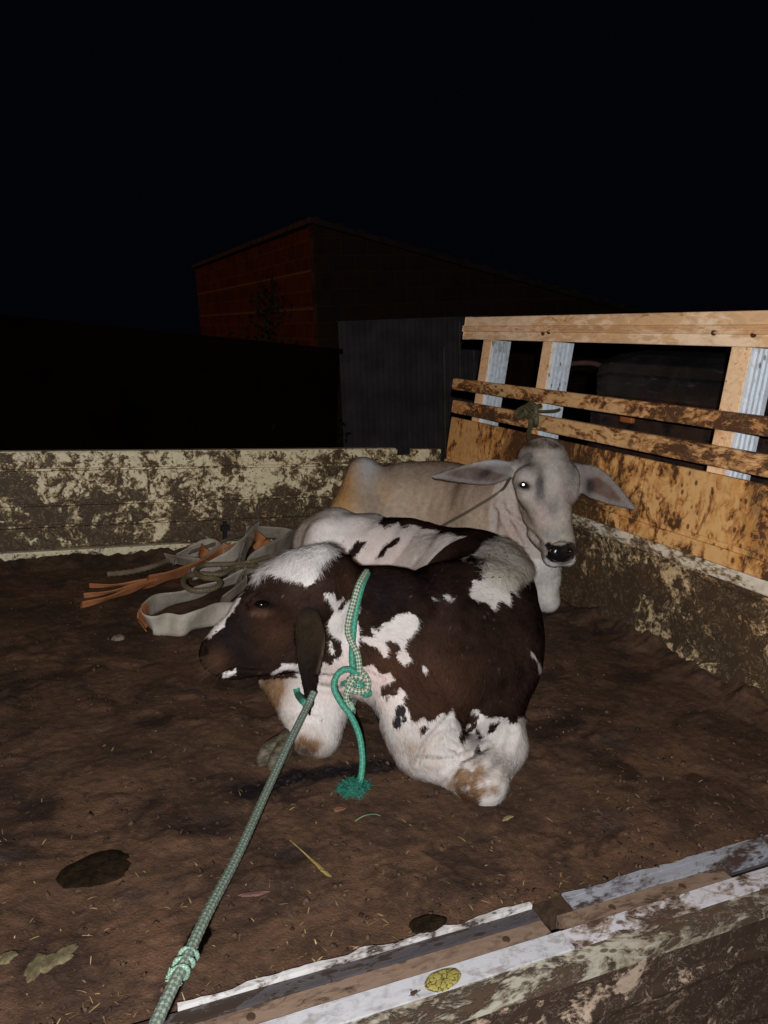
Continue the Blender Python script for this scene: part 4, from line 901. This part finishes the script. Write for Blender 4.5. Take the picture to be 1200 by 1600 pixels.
# ================================================================== DUNG AND LITTER ON THE BED
X0m, X1m, Y0m, Y1m = -1.3, 1.895, 1.012, 3.53; nx, ny = 560, 440
xx = np.linspace(X0m, X1m, nx); yy = Y0m+(Y1m-Y0m)*np.linspace(0, 1, ny)**1.15; GX, GY = np.meshgrid(xx, yy, indexing='ij'); P = np.stack([GX.ravel(), GY.ravel(), GX.ravel()*0], 1)
h = .008+fbm(P*3, 3, 91)*.008+fbm(P*14, 4, 92)*.0045+np.abs(fbm(P*45, 3, 93))*.006+np.clip(fbm(P*V(9, 12, 1)+4, 4, 101)-.16, 0, 1)*.020
h += np.clip((P[:, 0]-1.78+.06*fbm(P*7, 3, 94))/.10, 0, 1)*(.045+.035*fbm(P*18, 3, 95))+np.clip((P[:, 1]-3.40+.05*fbm(P*8, 3, 96))/.10, 0, 1)*(.028+.022*fbm(P*25, 3, 97))
h *= np.clip((P[:, 1]-1.012)/.12, .15, 1)
track = [onZ(385, 1245), onZ(450, 1222), onZ(520, 1210), onZ(600, 1200)]
td = line_d(P[:, :2], [q[:2] for q in track]); wet = np.exp(-(td/.035)**4)
h -= wet*.006-wet*np.abs(fbm(P*60, 2, 98))*.02
for (x, y, r_) in ((890, 1135, .05), (60, 1270, .06), (240, 1130, .05), (330, 1300, .05), (980, 1060, .09), (450, 1340, .05)):
    q = onZ(x, y); dd = np.hypot((P[:, 0]-q[0]), (P[:, 1]-q[1])*1.4)+fbm(P*20, 3, 99)*.03; wv = np.exp(-(dd/r_)**4); wet = np.maximum(wet, wv*.6); h -= wv*.004
P[:, 2] = np.maximum(h, .0008); I = np.arange(nx*ny).reshape(nx, ny); F = np.stack([I[:-1, :-1], I[1:, :-1], I[1:, 1:], I[:-1, 1:]], -1).reshape(-1, 4)
n = NT('trodden_dung', .8, .3); a = n.noise(5, 9, .74, .8); b_ = n.noise(45, 6, .7, .3); c_ = n.noise(190, 4, .7)
c = n.mix(n.step(a, .35, .68), (.032, .0165, .0095), (.110, .058, .032)); c = n.mix(n.math('MULTIPLY', n.step(b_, .52, .72), .55), c, (.12, .068, .038)); c = n.mix(n.math('MULTIPLY', n.step(b_, .45, .30), .7), c, (.012, .007, .0055))
c = n.mix(n.math('MULTIPLY', n.step(c_, .64, .72), .6), c, (.13, .09, .05)); fr_ = n.voro(130); c = n.mix(n.math('MULTIPLY', n.step(fr_, .22, .12), n.step(n.noise(30, 3), .55, .62)), c, (.10, .065, .035))
wt = n.attr('wet'); dp = n.step(n.noise(3.2, 5, .65, .6, n.mapv(n.tc.outputs['Object'], (1, 1.3, 1), (7, 3, 0))), .56, .63); c = n.mix(n.math('MULTIPLY', dp, .7), c, (.017, .010, .008)); c = n.mix(wt, c, (.010, .008, .010)); blu = n.math('MULTIPLY', n.step(n.noise(5, 4, .6, 0, n.mapv(n.tc.outputs['Object'], (1, 1.6, 1), (3, 1, 0))), .60, .72), .5); c = n.mix(blu, c, (.038, .030, .030))  # blu: sheen on the dung, put in as greyer colour and lower roughness
n.bump(n.math('ADD', b_, n.math('MULTIPLY', c_, .9)), .9, .0045)
M_MUCK = n.out(c, n.math('SUBTRACT', n.math('SUBTRACT', .82, n.math('MULTIPLY', wt, .5)), n.math('ADD', n.math('MULTIPLY', blu, .4), n.math('MULTIPLY', dp, .25))))
tag(mesh_obj('dung_layer', P, F, M_MUCK, None, True, dict(wet=wet)), kind='stuff')
Hg = P[:, 2].reshape(nx, ny)
def mz(x, y):
    i = int(np.clip((x-X0m)/(X1m-X0m)*(nx-1), 0, nx-1)); j = int(np.clip((max(0, (y-Y0m))/(Y1m-Y0m))**(1/1.15)*(ny-1), 0, ny-1)); return Hg[i, j]
# loose crumbs and chopped straw
r_ = np.random.default_rng(77); vs = []; fs = []; 
for i in range(3600):
    x = r_.uniform(-.6, 1.85); y = 1.02+2.4*r_.random()**1.7; s_ = .0012+.0055*r_.random()**2.5*(1+.4*(r_.random() < .08)); z = mz(x, y); k = len(vs)
    p = V(x, y, z+s_*.3); o = r_.normal(0, .25*s_, (6, 3)); B_ = [(-1, 0, 0), (1, 0, 0), (0, -1, 0), (0, 1, 0), (0, 0, -.6), (0, 0, .8)]
    vs += [p+V(*B_[j])*s_+o[j] for j in range(6)]; fs += [tuple(q+k for q in t) for t in ((0, 2, 5), (2, 1, 5), (1, 3, 5), (3, 0, 5), (2, 0, 4), (1, 2, 4), (3, 1, 4), (0, 3, 4))]
n = NT('crumbs', .9, .2); x = n.noise(35, 2); tag(mesh_obj('dung_crumbs', vs, np.array(fs), n.out(n.mix(n.step(x, .4, .65), (.024, .014, .010), (.085, .054, .036))), None, True), kind='stuff')
vs = []; fs = []
for i in range(1000):
    x = r_.uniform(-.5, 1.7); y = 1.02+1.7*r_.random()**1.9; l = r_.uniform(.004, .018)*(1.5 if r_.random() < .08 else 1); a = r_.uniform(0, 6.28); wd = r_.uniform(.0005, .0012); z = mz(x, y)+.003; k = len(vs)
    d = V(math.cos(a), math.sin(a), r_.normal(0, .12))*l*.5; s_ = V(-math.sin(a), math.cos(a), 0)*wd; mdl = V(0, 0, .002*r_.random())
    p = V(x, y, z); vs += [p-d-s_, p-d+s_, p+s_+mdl, p-s_+mdl, p+d+s_*.5, p+d-s_*.5]; vs[-6:] = vs[-6:]; fs += [(k, k+1, k+2, k+3), (k+3, k+2, k+4, k+5)]
n = NT('straw', .7, .3); x = n.noise(20, 2); tag(mesh_obj('chopped_straw', vs, np.array(fs), n.out(n.mix(n.step(x, .4, .65), (.10, .065, .03), (.36, .27, .13)))), kind='stuff')

# pats, leaves and scraps
n = NT('wet_pat', .75, .05); x = n.noise(60, 5, .7); M_PAT = n.out(n.mix(n.step(x, .35, .7), (.007, .005, .003), (.020, .013, .007))); n.bump(x, .8, .004)
p = onZ(151, 1361, .01); pat('wet_pat', p, .072, .046, mz(p[0], p[1])+.004, .006, M_PAT, 'larger dark wet dung pat at the left of the rope', 'dung pat', 15, .09, .25, 'wet dung pats')
p = onZ(668, 1447, .006); pat('wet_pat', p, .036, .021, .010, .004, M_PAT, 'small dark wet dung pat touching the white lip of the bed', 'dung pat', 6, .08, .1, 'wet dung pats')
def leafmat(name, a, b): n = NT(name, .7, .3); x = n.noise(50, 5, .7); m_ = n.out(n.mix(n.step(x, .35, .65), a, b)); n.bump(x, .5, .002); return m_
M_L1 = leafmat('pale_leaf', (.06, .048, .025), (.14, .12, .065)); M_L2 = leafmat('yellow_leaf', (.17, .13, .03), (.28, .22, .08)); M_L3 = leafmat('orange_scrap', (.17, .075, .04), (.10, .05, .03)); M_L4 = leafmat('red_brown_leaf', (.07, .035, .027), (.11, .055, .04)); M_L5 = leafmat('tan_scrap', (.16, .12, .06), (.24, .18, .09))
def scrap(name, x, y, rx, ry, mat, label, cat, seed, rot, wob=.25, h_=.003):
    p = onZ(x, y, .012); return pat(name, p, rx, ry, mz(p[0], p[1])+.004, h_, mat, label, cat, seed, wob, rot)
scrap('leaf', 62, 1512, .030, .018, M_L1, 'pale leaf pressed in dung, left half of the pair at lower left', 'leaf', 7, 1.2)
scrap('leaf', 92, 1500, .030, .017, M_L1, 'pale leaf pressed in dung, right half of the pair at lower left', 'leaf', 8, .6)
scrap('leaf', 12, 1502, .016, .011, M_L1, 'small pale leaf at the left edge of the bed', 'leaf', 9, .3)
scrap('orange_scrap', 530, 1266, .014, .008, M_L3, 'orange brown scrap lying just below the frayed rope end', 'scrap', 10, -.3)
scrap('tan_scrap', 793, 1281, .014, .006, M_L5, 'tan scrap on the dung below the calf\'s knee', 'scrap', 11, .2)
scrap('leaf', 397, 1398, .024, .007, M_L4, 'reddish brown leaf right of the long rope', 'leaf', 12, -.15)
scrap('pale_lump', 185, 1001, .022, .014, leafmat('pale_lump', (.10, .075, .06), (.18, .14, .11)), 'pale grey lump on the bed below the frayed orange strap', 'lump', 13, 0, .2, .012)
# yellow dry blade
bl_ = [onZ(453, 1313, .012), onZ(475, 1332, .016), onZ(497, 1352, .015), onZ(514, 1370, .012), onZ(521, 1378, .010)]
wd = [.0006, .0018, .0040, .0062, .002]; c_ = np.array(bl_); T = np.gradient(c_, axis=0); sdv = np.cross(T, V(0, 0, 1)); sdv /= np.linalg.norm(sdv, axis=1)[:, None]
vs = np.vstack([[c_[i]-sdv[i]*wd[i], c_[i]+V(0, 0, .002), c_[i]+sdv[i]*wd[i]] for i in range(5)]); fs = [(3*i+j, 3*i+j+1, 3*i+j+4, 3*i+j+3) for i in range(4) for j in range(2)]
tag(mesh_obj('grass_blade', vs, fs, M_L2, None, True), 'yellow dry grass blade lying in the middle of the bed', 'grass blade')
vs, F, uv = rope_mesh([onZ(555, 1283, .012), onZ(568, 1275, .018), onZ(585, 1272, .016), onZ(597, 1276, .012)], .0013, .003, 6, 0); tag(mesh_obj('twine_scrap', vs, F, plain('green_twine', (.10, .16, .08), .7), None, True), 'thin green twine scrap near the frayed rope end', 'twine')
# a dead insect on the rim
mb = MB(); p = onZ(648, 1552, .008); mb.cyl(tuple(p+V(-.006, 0, 0)), tuple(p+V(.005, .002, 0)), .0028, 8, .002)
for k in range(6): a = k*1.05; mb.cyl(tuple(p), tuple(p+V(math.cos(a)*.010, math.sin(a)*.008, .002-.004*(k % 2))), .0005, 4)
tag(mb.build('insect', plain('insect_brown', (.05, .03, .02), .5)), 'tiny dead brown insect on the white rim left of the yellow crust', 'insect')

# ================================================================== ROPES
def rope_mat(name, ca, cb, mixv=.5, dirt=.25):
    n = NT(name, .55, .35); uvn = n.t.nodes.new('ShaderNodeTexCoord').outputs['UV']; s_ = n.xyz(uvn)
    u = n.math('MULTIPLY', s_[0], 2.0); v = n.math('MULTIPLY', s_[1], 4.0)
    fa = n.math('FRACT', n.math('ADD', u, v)); fb = n.math('FRACT', n.math('SUBTRACT', u, v)); A1 = n.math('LESS_THAN', fa, .5); B1 = n.math('LESS_THAN', fb, .5)
    ck = n.math('ABSOLUTE', n.math('SUBTRACT', A1, B1)); c = n.mix(n.math('MULTIPLY', ck, mixv*2, True), ca, cb)
    ed = n.math('MULTIPLY', n.math('ABSOLUTE', n.math('SUBTRACT', fa, .5)), n.math('ABSOLUTE', n.math('SUBTRACT', fb, .5))); c = n.mix(n.math('MULTIPLY', n.step(ed, .03, .004), .5), c, tuple(q*.3 for q in ca))
    x = n.noise(30, 5, .7); c = n.mix(n.math('MULTIPLY', n.step(x, .45, .75), dirt), c, (.07, .05, .03)); n.bump(n.math('ADD', ck, n.noise(400, 2)), .6, .0012); return n.out(c)
M_GREEN = rope_mat('green_rope', (.030, .20, .135), (.055, .27, .19), .5, .12)
M_CHECK = rope_mat('green_cream_rope', (.42, .42, .33), (.035, .15, .10), .5, .15)
M_LEAD = rope_mat('faded_green_rope', (.20, .235, .195), (.07, .12, .095), .5, .35)
M_OLD = rope_mat('old_tan_rope', (.17, .14, .085), (.12, .095, .055), .5, .3)
M_OLIVE = rope_mat('olive_rope', (.13, .13, .075), (.09, .10, .055), .5, .3)
def rp3(name, pts, r, mat, parent, **k):
    vs, F, uv = rope_mesh(pts, r, **k); return mesh_obj(name, vs, F, mat, parent, True, uv=uv)
RR = .0078
def on(body, pts, off): return [body.hit(x, y, off) for x, y in pts]
nrope = empty('rope', tuple(calf.hit(556, 1070))); tag(nrope, 'bright green and cream rope knotted round the brown and white calf\'s neck', 'rope')
topc = on(calf, [(574, 896), (566, 915), (559, 940), (554, 968), (551, 1000), (550, 1030), (551, 1062)], RR*.9)
cen = A_(568, 985, 1.72); back = []
t0 = topc[0]-cen; t1 = topc[-1]-cen
for k in range(1, 9):
    a = k/9; d0 = t0*(1-a)+t1*a+V(.25, .9, 0)*.30*math.sin(a*math.pi); d0 /= np.linalg.norm(d0); q = .02
    while calf.d((cen+d0*q)[None])[0] < RR and q < .135: q += .003
    back.append(cen+d0*q)
rp3('neck_loop', topc+back[::-1]+[topc[0]], RR, M_GREEN, nrope)
chk = on(calf, [(572, 893), (561, 912), (553, 938), (546, 965), (544, 985), (550, 1003), (559, 1022), (562, 1050), (561, 1072)], RR*1.15)
chk = [p+V(-.003, -.006, 0) for p in chk]; rp3('neck_strand', [topc[0]+V(.01, .03, -.01)]+chk, RR, M_CHECK, nrope)
kc = calf.hit(558, 1072, .014); kd = V(0, 0, CAMZ)-kc; KD = np.linalg.norm(kd)
Dk = ((kc-V(0, 0, CAMZ))@RW)[2]
def kp(x, y, o=0.): return atD(x, y, Dk-o)
rp3('knot_turn', [kp(563, 1048, .004), kp(574, 1062, .014), kp(572, 1078, .018), kp(556, 1080, .022), kp(545, 1072, .018), kp(548, 1060, .012), kp(562, 1058, .02), kp(575, 1070, .008), kp(570, 1088, -.004)], RR, M_CHECK, nrope)
rp3('knot_turn', [kp(551, 1050, 0), kp(556, 1072, .0), kp(572, 1085, .006), kp(580, 1078, -.01), kp(572, 1070, -.01), kp(556, 1080, .0)], RR, M_GREEN, nrope)
rp3('knot_turn', [kp(552, 1062, .016), kp(545, 1075, .022), kp(541, 1090, .022), kp(545, 1103, .018)], RR*.95, M_CHECK, nrope)
# frayed stub of the cream end
def fray(name, c, dirv, n, L, rad, colr, seed, parent, spread=.6):
    r = np.random.default_rng(seed); d = V(*dirv)/np.linalg.norm(dirv); D = d+r.normal(0, spread, (n, 3)); D /= np.linalg.norm(D, axis=1)[:, None]; l = L*r.uniform(.4, 1.1, (n, 1, 1)); t = np.linspace(0, 1, 6)[None, :, None]
    wv = r.normal(0, .25, (n, 1, 3))*np.sin(t*4); S = np.array(c)+r.normal(0, rad*6, (n, 1, 3))+l*(D[:, None]*t+wv*t); S[:, :, 2] = np.maximum(S[:, :, 2], .006)
    hair_obj(name, S, np.full(n, rad), M_FUR, parent, V(*colr)[None]*r.uniform(.6, 1.3, (n, 1)), -np.tile(D.mean(0), (n, 1))*.1+V(0, -1, .6)+r.normal(0, .3, (n, 3)), .6)
fray('frayed_stub', kp(546, 1100, .018), (-.2, -.2, -.6), 260, .018, .0005, (.28, .45, .36), 31, nrope, .5)
# hanging tail: leaves the knot, loops up and falls to the floor
fe = onZ(549, 1238, .012); De = ((fe-V(0, 0, CAMZ))@RW)[2]
rp3('rope_tail', [kp(568, 1078, .0), kp(556, 1052, .014), kp(540, 1046, .022), kp(526, 1056, .030), kp(522, 1075, .034), kp(533, 1098, .040), kp(549, 1120, .046)]+[atD(x, y, Dk-.046+(De-Dk+.046)*t) for x, y, t in ((561, 1148, .35), (566, 1180, .6), (565, 1208, .82), (560, 1232, .97))], RR*.92, M_GREEN, nrope, n=14)
r = np.random.default_rng(5); nfr = 2600
a = r.uniform(0, 6.28, nfr); q = r.random(nfr)**.6; base = fe+V(.012, 0, 0)
tipx = np.c_[np.cos(a)*.034*q*(1+.35*np.sin(a*3+1))-.010, np.sin(a)*.025*q*(1+.3*np.sin(a*4)), .030*(1-q*q)*r.random(nfr)+.004]; st_ = np.c_[np.cos(a+1)*.008, np.sin(a+1)*.008, r.uniform(.004, .016, nfr)]
t = np.linspace(0, 1, 7)[None, :, None]; S_ = base+st_[:, None]*(1-t)+tipx[:, None]*t+r.normal(0, .0055, (nfr, 1, 3))*np.sin(t*r.uniform(3, 10, (nfr, 1, 1))); S_[:, :, 2] = np.maximum(S_[:, :, 2], .007)
hair_obj('frayed_end', S_, np.full(nfr, .0004), M_FUR, nrope, V(.03, .15, .11)[None]*r.uniform(.15, 1.6, (nfr, 1)), V(-.1, -.6, .8)+r.normal(0, .3, (nfr, 3)), .7)

# long lead from under the ear down to the foreground
lead = empty('rope', tuple(onZ(290, 1510, .1))); tag(lead, 'faded pale green rope running from under the calf\'s ear to the lower left corner', 'rope')
p1 = calf.hit(486, 1092, .012); D1 = ((p1-V(0, 0, CAMZ))@RW)[2]-.012
Ld = [(490, 1082, 0), (478, 1108, .02), (452, 1160, .09), (415, 1240, .22), (372, 1335, .42), (325, 1425, .65), (290, 1500, .83), (262, 1558, .95), (225, 1640, 1.15)]
LP = [atD(x, y, 1/((1-t)/D1+t/.93) if t <= 1 else .88) for x, y, t in Ld]
rp3('lead_strand', LP, .0079, M_LEAD, lead, n=16)
cn = atD(288, 1506, ((LP[6]-V(0, 0, CAMZ))@RW)[2])
ax_ = LP[7]-LP[5]; ax_ /= np.linalg.norm(ax_)
hel = []; u_ = np.cross(ax_, V(0, 0, 1)); u_ /= np.linalg.norm(u_); w__ = np.cross(ax_, u_)
for k in range(34): a = k*.62; hel.append(cn+ax_*(-.026+.0016*k)+(u_*math.cos(a)+w__*math.sin(a))*(.0105+.0015*math.sin(k*1.7)))
rp3('splice', hel, .0034, rope_mat('splice_rope', (.22, .32, .25), (.10, .20, .145), .5, .1), lead, n=8, step=.002)
fray('splice_fray', cn+ax_*.028, tuple(u_*.6-ax_*.1), 90, .010, .0006, (.20, .33, .25), 33, lead, .5); fray('splice_fray', cn-ax_*.02, tuple(-u_*.4+w__*.5-ax_*.2), 80, .009, .0006, (.20, .33, .25), 34, lead, .5)
# halter bits beside the ear
hal = empty('halter', tuple(calf.hit(470, 1085))); tag(hal, 'short teal halter loop showing beside the tip of the brown ear', 'halter')
rp3('halter_loop', on(calf, [(463, 1076), (466, 1086), (474, 1096), (482, 1104)], .006), .0085, M_GREEN, hal)
# thin line across the grey calf's neck, and the tie on the headboard
thin = empty('neck_rope', tuple(gc.hit(740, 790))); tag(thin, 'thin tan rope lying across the pale grey calf\'s neck', 'rope')
rp3('cord', on(gc, [(796, 748), (786, 764), (768, 777), (750, 788), (730, 800), (712, 810), (690, 822)], .004), .0055, M_OLD, thin)
tie = empty('tie_rope', (1.87, 2.78, .74)); tag(tie, 'olive rope knotted round the middle slat above the grey calf\'s head', 'rope')
def hx(x, y, o=0.): return atX(x, y, LX(.72)-.018-o)
tr_ = .010
rp3('loop', [hx(845, 634, -.045), hx(838, 636, .0), hx(826, 640, .015), hx(812, 652, .018), hx(806, 648, .015), hx(812, 640, .01), hx(828, 634, .012), hx(836, 642, .02), hx(838, 660, .018), hx(832, 668, -.03)], tr_, M_OLIVE, tie)
rp3('loop', [hx(822, 636, .0), hx(830, 630, .02), hx(838, 640, .03), hx(833, 652, .03), hx(824, 650, .02), hx(822, 636, .02), hx(832, 644, .035)], tr_, M_OLIVE, tie)
hp1 = gc.hit(827, 700, .01)
rp3('hanging_strand', [hx(832, 645, .02), hx(829, 665, .04), atX(826, 682, 1.80), atY(834, 700, 2.50)], tr_, M_OLIVE, tie)
rp3('loose_end', [hx(836, 643, .02), hx(850, 643, .012), hx(866, 642, .02), hx(874, 640, .03)], .006, M_OLIVE, tie)

# ================================================================== WEBBING STRAPS HEAPED BY THE FAR SIDE
def web_mat(name, a, b, dirt=.4):
    n = NT(name, .75, .2); s_ = n.xyz(n.t.nodes.new('ShaderNodeTexCoord').outputs['UV'])
    wv = n.math('SINE', n.math('MULTIPLY', s_[0], 900)); wv2 = n.math('SINE', n.math('MULTIPLY', s_[1], 50)); x = n.noise(16, 6, .7, .4)
    c = n.mix(n.step(x, .35, .65), a, b); c = n.mix(n.math('MULTIPLY', n.step(n.math('MULTIPLY', wv, wv2), .0, .8), .35), c, tuple(q*.45 for q in a))
    c = n.mix(n.math('MULTIPLY', n.step(n.noise(9, 6, .7), .5, .7), dirt), c, (.06, .04, .025)); n.bump(n.math('MULTIPLY', wv, wv2), .4, .001); return n.out(c)
M_GWEB = web_mat('grey_webbing', (.30, .27, .22), (.22, .19, .15)); M_OWEB = web_mat('orange_webbing', (.42, .17, .07), (.33, .13, .05), .35); M_WWEB = web_mat('pale_webbing', (.46, .43, .37), (.34, .31, .26), .3)
def strap(pts, wid, mat, label, parent=None, name='strap', tilt=None, tear=False):
    """pts: (point, roll) - a flat woven band of real thickness swept along a curve"""
    raw = np.array([[*(p+V(0, 0, .018)), max(a, .35)+.62, w_] for p, a, w_ in pts], float); wid = wid*1.4
    c = []
    Q = np.vstack([2*raw[0]-raw[1], raw, 2*raw[-1]-raw[-2]])
    for i in range(len(raw)-1):
        p0, p1, p2, p3 = Q[i:i+4]; k = max(3, int(np.linalg.norm((p2-p1)[:3])/.008)); t = np.linspace(0, 1, k, endpoint=False)[:, None]
        c.append(.5*((2*p1)+(-p0+p2)*t+(2*p0-5*p1+4*p2-p3)*t*t+(-p0+3*p1-3*p2+p3)*t**3))
    c = np.vstack(c+[raw[-1:]]); X = c[:, :3]; T = np.gradient(X, axis=0); T /= np.linalg.norm(T, axis=1)[:, None]+1e-9; L = np.r_[0, np.cumsum(np.linalg.norm(np.diff(X, axis=0), axis=1))]
    vs = []; uv = []; m_ = 7; th = .0016
    for i in range(len(X)):
        s0 = np.cross(T[i], V(0, 0, 1)); s0 /= np.linalg.norm(s0)+1e-9; n0 = np.cross(s0, T[i]); a = c[i, 3]; sd = s0*math.cos(a)+n0*math.sin(a); nn = np.cross(sd, T[i]); w_ = wid*c[i, 4]
        for q in (1, -1):
            for j in range(m_):
                f = (j/(m_-1)-.5)*2*q; vs.append(X[i]+sd*f*w_*.5+nn*(th*q+.004*math.sin(L[i]*30+f*2)*abs(f))); uv.append((L[i], f))
    k = 2*m_; F = [(i*k+j, i*k+(j+1) % k, (i+1)*k+(j+1) % k, (i+1)*k+j) for i in range(len(X)-1) for j in range(k)]+[tuple(range(k)), tuple(range((len(X)-1)*k+k-1, (len(X)-1)*k-1, -1))]
    o = mesh_obj(name, vs, F, mat, parent, True, uv=uv)
    if parent is None: tag(o, label, 'strap', 'webbing straps heaped by the far side')
    return o
Z = onZ
os_ = empty('strap', tuple(Z(300, 900, 0))); tag(os_, 'faded orange strap torn into ragged tongues, lying out to the left', 'strap', 'webbing straps heaped by the far side')
strap([(Z(228, 918, .02), 0.1, 1.0), (Z(262, 908, .025), .1, .95), (Z(300, 895, .03), .35, .85), (Z(340, 874, .05), .5, .9), (Z(372, 862, .07), .6, .8), (Z(400, 850, .05), .6, .8)], .062, M_OWEB, '', os_, 'webbing')
for (x, y, w_) in ((127, 953, .40), (131, 938, .28), (140, 922, .24)): strap([(Z(x, y, .014), .1, .85), (Z(x+45, y-(y-930)*.35-4, .020), .05, 1), (Z(x+100 if x+100 < 236 else 236, 917+(y-938)*.25, .022), .1, 1), (Z(244, 913+(y-938)*.2, .024), .1, 1)], .062*w_, M_OWEB, '', os_, 'torn_tongue')
strap([(Z(395, 965, .02), .2, 1), (Z(345, 966, .03), .7, 1), (Z(310, 975, .04), 1.1, 1), (Z(285, 985, .035), 1.0, .95), (Z(262, 983, .03), .9, 1), (Z(238, 984, .035), 1.25, 1), (Z(226, 972, .04), 1.3, 1), (Z(236, 956, .04), .9, 1), (Z(262, 946, .03), .55, 1), (Z(300, 936, .025), .4, 1), (Z(340, 922, .03), .35, 1), (Z(380, 905, .04), .4, 1)], .055, M_WWEB, 'pale woven strap folded in a loop in front of the calf\'s nose')
strap([(Z(222, 985, .030), 1.2, 1), (Z(224, 974, .044), 1.3, 1), (Z(232, 962, .046), 1.1, 1)], .050, M_OWEB, 'orange fold at the end of the pale looped strap')
strap([(Z(370, 925, .02), .2, 1), (Z(376, 890, .05), .9, 1), (Z(384, 862, .10), 1.1, 1), (Z(392, 842, .13), 1.2, .9), (Z(400, 836, .10), 1.2, .9)], .055, M_GWEB, 'grey strap standing on edge in the heap')
strap([(Z(372, 918, .03), .3, 1), (Z(384, 896, .06), .7, 1.1), (Z(415, 874, .10), .7, 1.2), (Z(445, 856, .12), .7, 1.2), (Z(475, 842, .10), .7, 1.1)], .062, M_GWEB, 'broad grey strap slanting up to the calf\'s forelock')
strap([(Z(392, 836, .12), 1.2, .3), (Z(402, 848, .12), 1.2, .9), (Z(412, 862, .08), 1.0, 1.1), (Z(432, 866, .06), .7, 1)], .05, M_OWEB, 'short orange strap fold pointing up in the heap')
strap([(Z(405, 884, .06), .5, 1), (Z(425, 874, .08), .6, 1), (Z(450, 866, .07), .5, 1)], .05, M_OWEB, 'brown orange strap end behind the calf\'s forehead')
strap([(Z(272, 882, .02), .2, .9), (Z(300, 868, .04), .6, 1), (Z(330, 862, .05), .9, 1), (Z(350, 872, .05), .9, .9), (Z(352, 885, .03), .5, .8)], .06, M_WWEB, 'whitish strap bunched against the far boards')
strap([(Z(330, 880, .03), .3, .8), (Z(318, 872, .05), .6, .9), (Z(312, 862, .05), .8, .8)], .045, M_OWEB, 'small orange strap tip under the whitish strap')
strap([(Z(345, 950, .02), .5, 1), (Z(365, 934, .04), .7, 1), (Z(385, 918, .05), .8, 1)], .045, M_GWEB, 'tan grey strap beside the calf\'s nose bridge')
strap([(Z(385, 838, .10), .9, .9), (Z(420, 838, .11), .6, 1), (Z(450, 842, .10), .5, 1), (Z(470, 850, .08), .5, 1)], .05, M_GWEB, 'grey strap at the back of the heap')
tw = empty('coiled_rope', tuple(Z(320, 925, 0))); tag(tw, 'dirty tan rope coiled in loops on the strap heap', 'rope')
rp3('cord', [q+V(0, 0, .055) for q in [Z(420, 890, .06), Z(385, 900, .05), Z(350, 902, .04), Z(318, 904, .035), Z(306, 914, .035), Z(318, 924, .04), Z(338, 926, .045), Z(344, 934, .04), Z(330, 943, .035), Z(303, 945, .035), Z(288, 936, .03), Z(290, 924, .03), Z(310, 918, .03), Z(345, 918, .03), Z(370, 905, .04), Z(400, 905, .06)]], .0105, M_OLD, tw, step=.004)
rp3('cord', [Z(345, 880, .05), Z(365, 890, .06), Z(385, 882, .08), Z(400, 862, .10), Z(430, 850, .09)], .008, M_OLD, tw, step=.004)
st = MB(); a_ = spline([Z(168, 897, .02), Z(200, 893, .025), Z(235, 885, .03), Z(262, 876, .03)], .02)
vs, F, uv = rope_mesh([Z(168, 897, .02), Z(200, 894, .025), Z(235, 886, .03), Z(262, 876, .03)], .011, .006, 8, .3, .05); tag(mesh_obj('stick', vs, F, plain('bleached_wood', (.16, .12, .08), .9), None, True), 'thin bleached stick lying near the far boards', 'stick')
vs, F, uv = rope_mesh([Z(262, 872, .02), Z(300, 862, .06), Z(350, 845, .10), Z(400, 828, .12)], .008, .006, 8, .1, .05); tag(mesh_obj('rod', vs, F, plain('grimy_rod', (.10, .08, .055), .8), None, True), 'grimy thin rod leaning over the strap heap', 'rod')
strap([(Z(296, 900, .02), .5, .8), (Z(322, 882, .04), .7, 1), (Z(352, 868, .06), .8, 1), (Z(372, 878, .06), .7, 1), (Z(392, 900, .04), .4, 1)], .05, M_GWEB, 'grey strap arched over the middle of the heap')
strap([(Z(300, 905, .02), .4, 1), (Z(335, 890, .05), .7, 1), (Z(362, 876, .08), .8, 1), (Z(384, 852, .12), .9, 1), (Z(404, 830, .14), .9, .8)], .05, M_WWEB, 'pale strap running up through the heap beside the orange one')
strap([(Z(262, 880, .01), .3, 1), (Z(290, 884, .02), .4, 1), (Z(330, 892, .02), .4, 1), (Z(366, 905, .02), .4, 1)], .05, M_GWEB, 'grey strap lying flat under the heap')
# flies on the withers and in the litter
M_FLY = plain('fly_black', (.008, .007, .008), .4); r = np.random.default_rng(12); fly0 = None
for k in range(14):
    p = calf.hit(r.uniform(768, 826), r.uniform(852, 905), .012)
    if fly0 is None:
        mb = MB(); mb.cyl((-.0028, 0, 0), (.0022, 0, .0004), .0017, 8, .0011); mb.cyl((.0022, 0, .0004), (.0036, 0, .0004), .0011, 8, .0008)
        mb.add([(0, 0, .0016), (-.0042, .0022, .002), (-.0046, .0006, .0022)], [(0, 1, 2)]); mb.add([(0, 0, .0016), (-.0042, -.0022, .002), (-.0046, -.0006, .0022)], [(0, 1, 2)])
        o = mb.build('fly', M_FLY); fly0 = o
    else: o = fly0.copy(); C.objects.link(o)
    o.location = p; o.rotation_euler = (1.1, 0, r.uniform(0, 6.28)); s_ = r.uniform(.8, 1.25); o.scale = (s_, s_, s_)
    tag(o, 'black fly sitting in the white hair on the front calf\'s withers', 'fly', 'flies on the white withers hair')
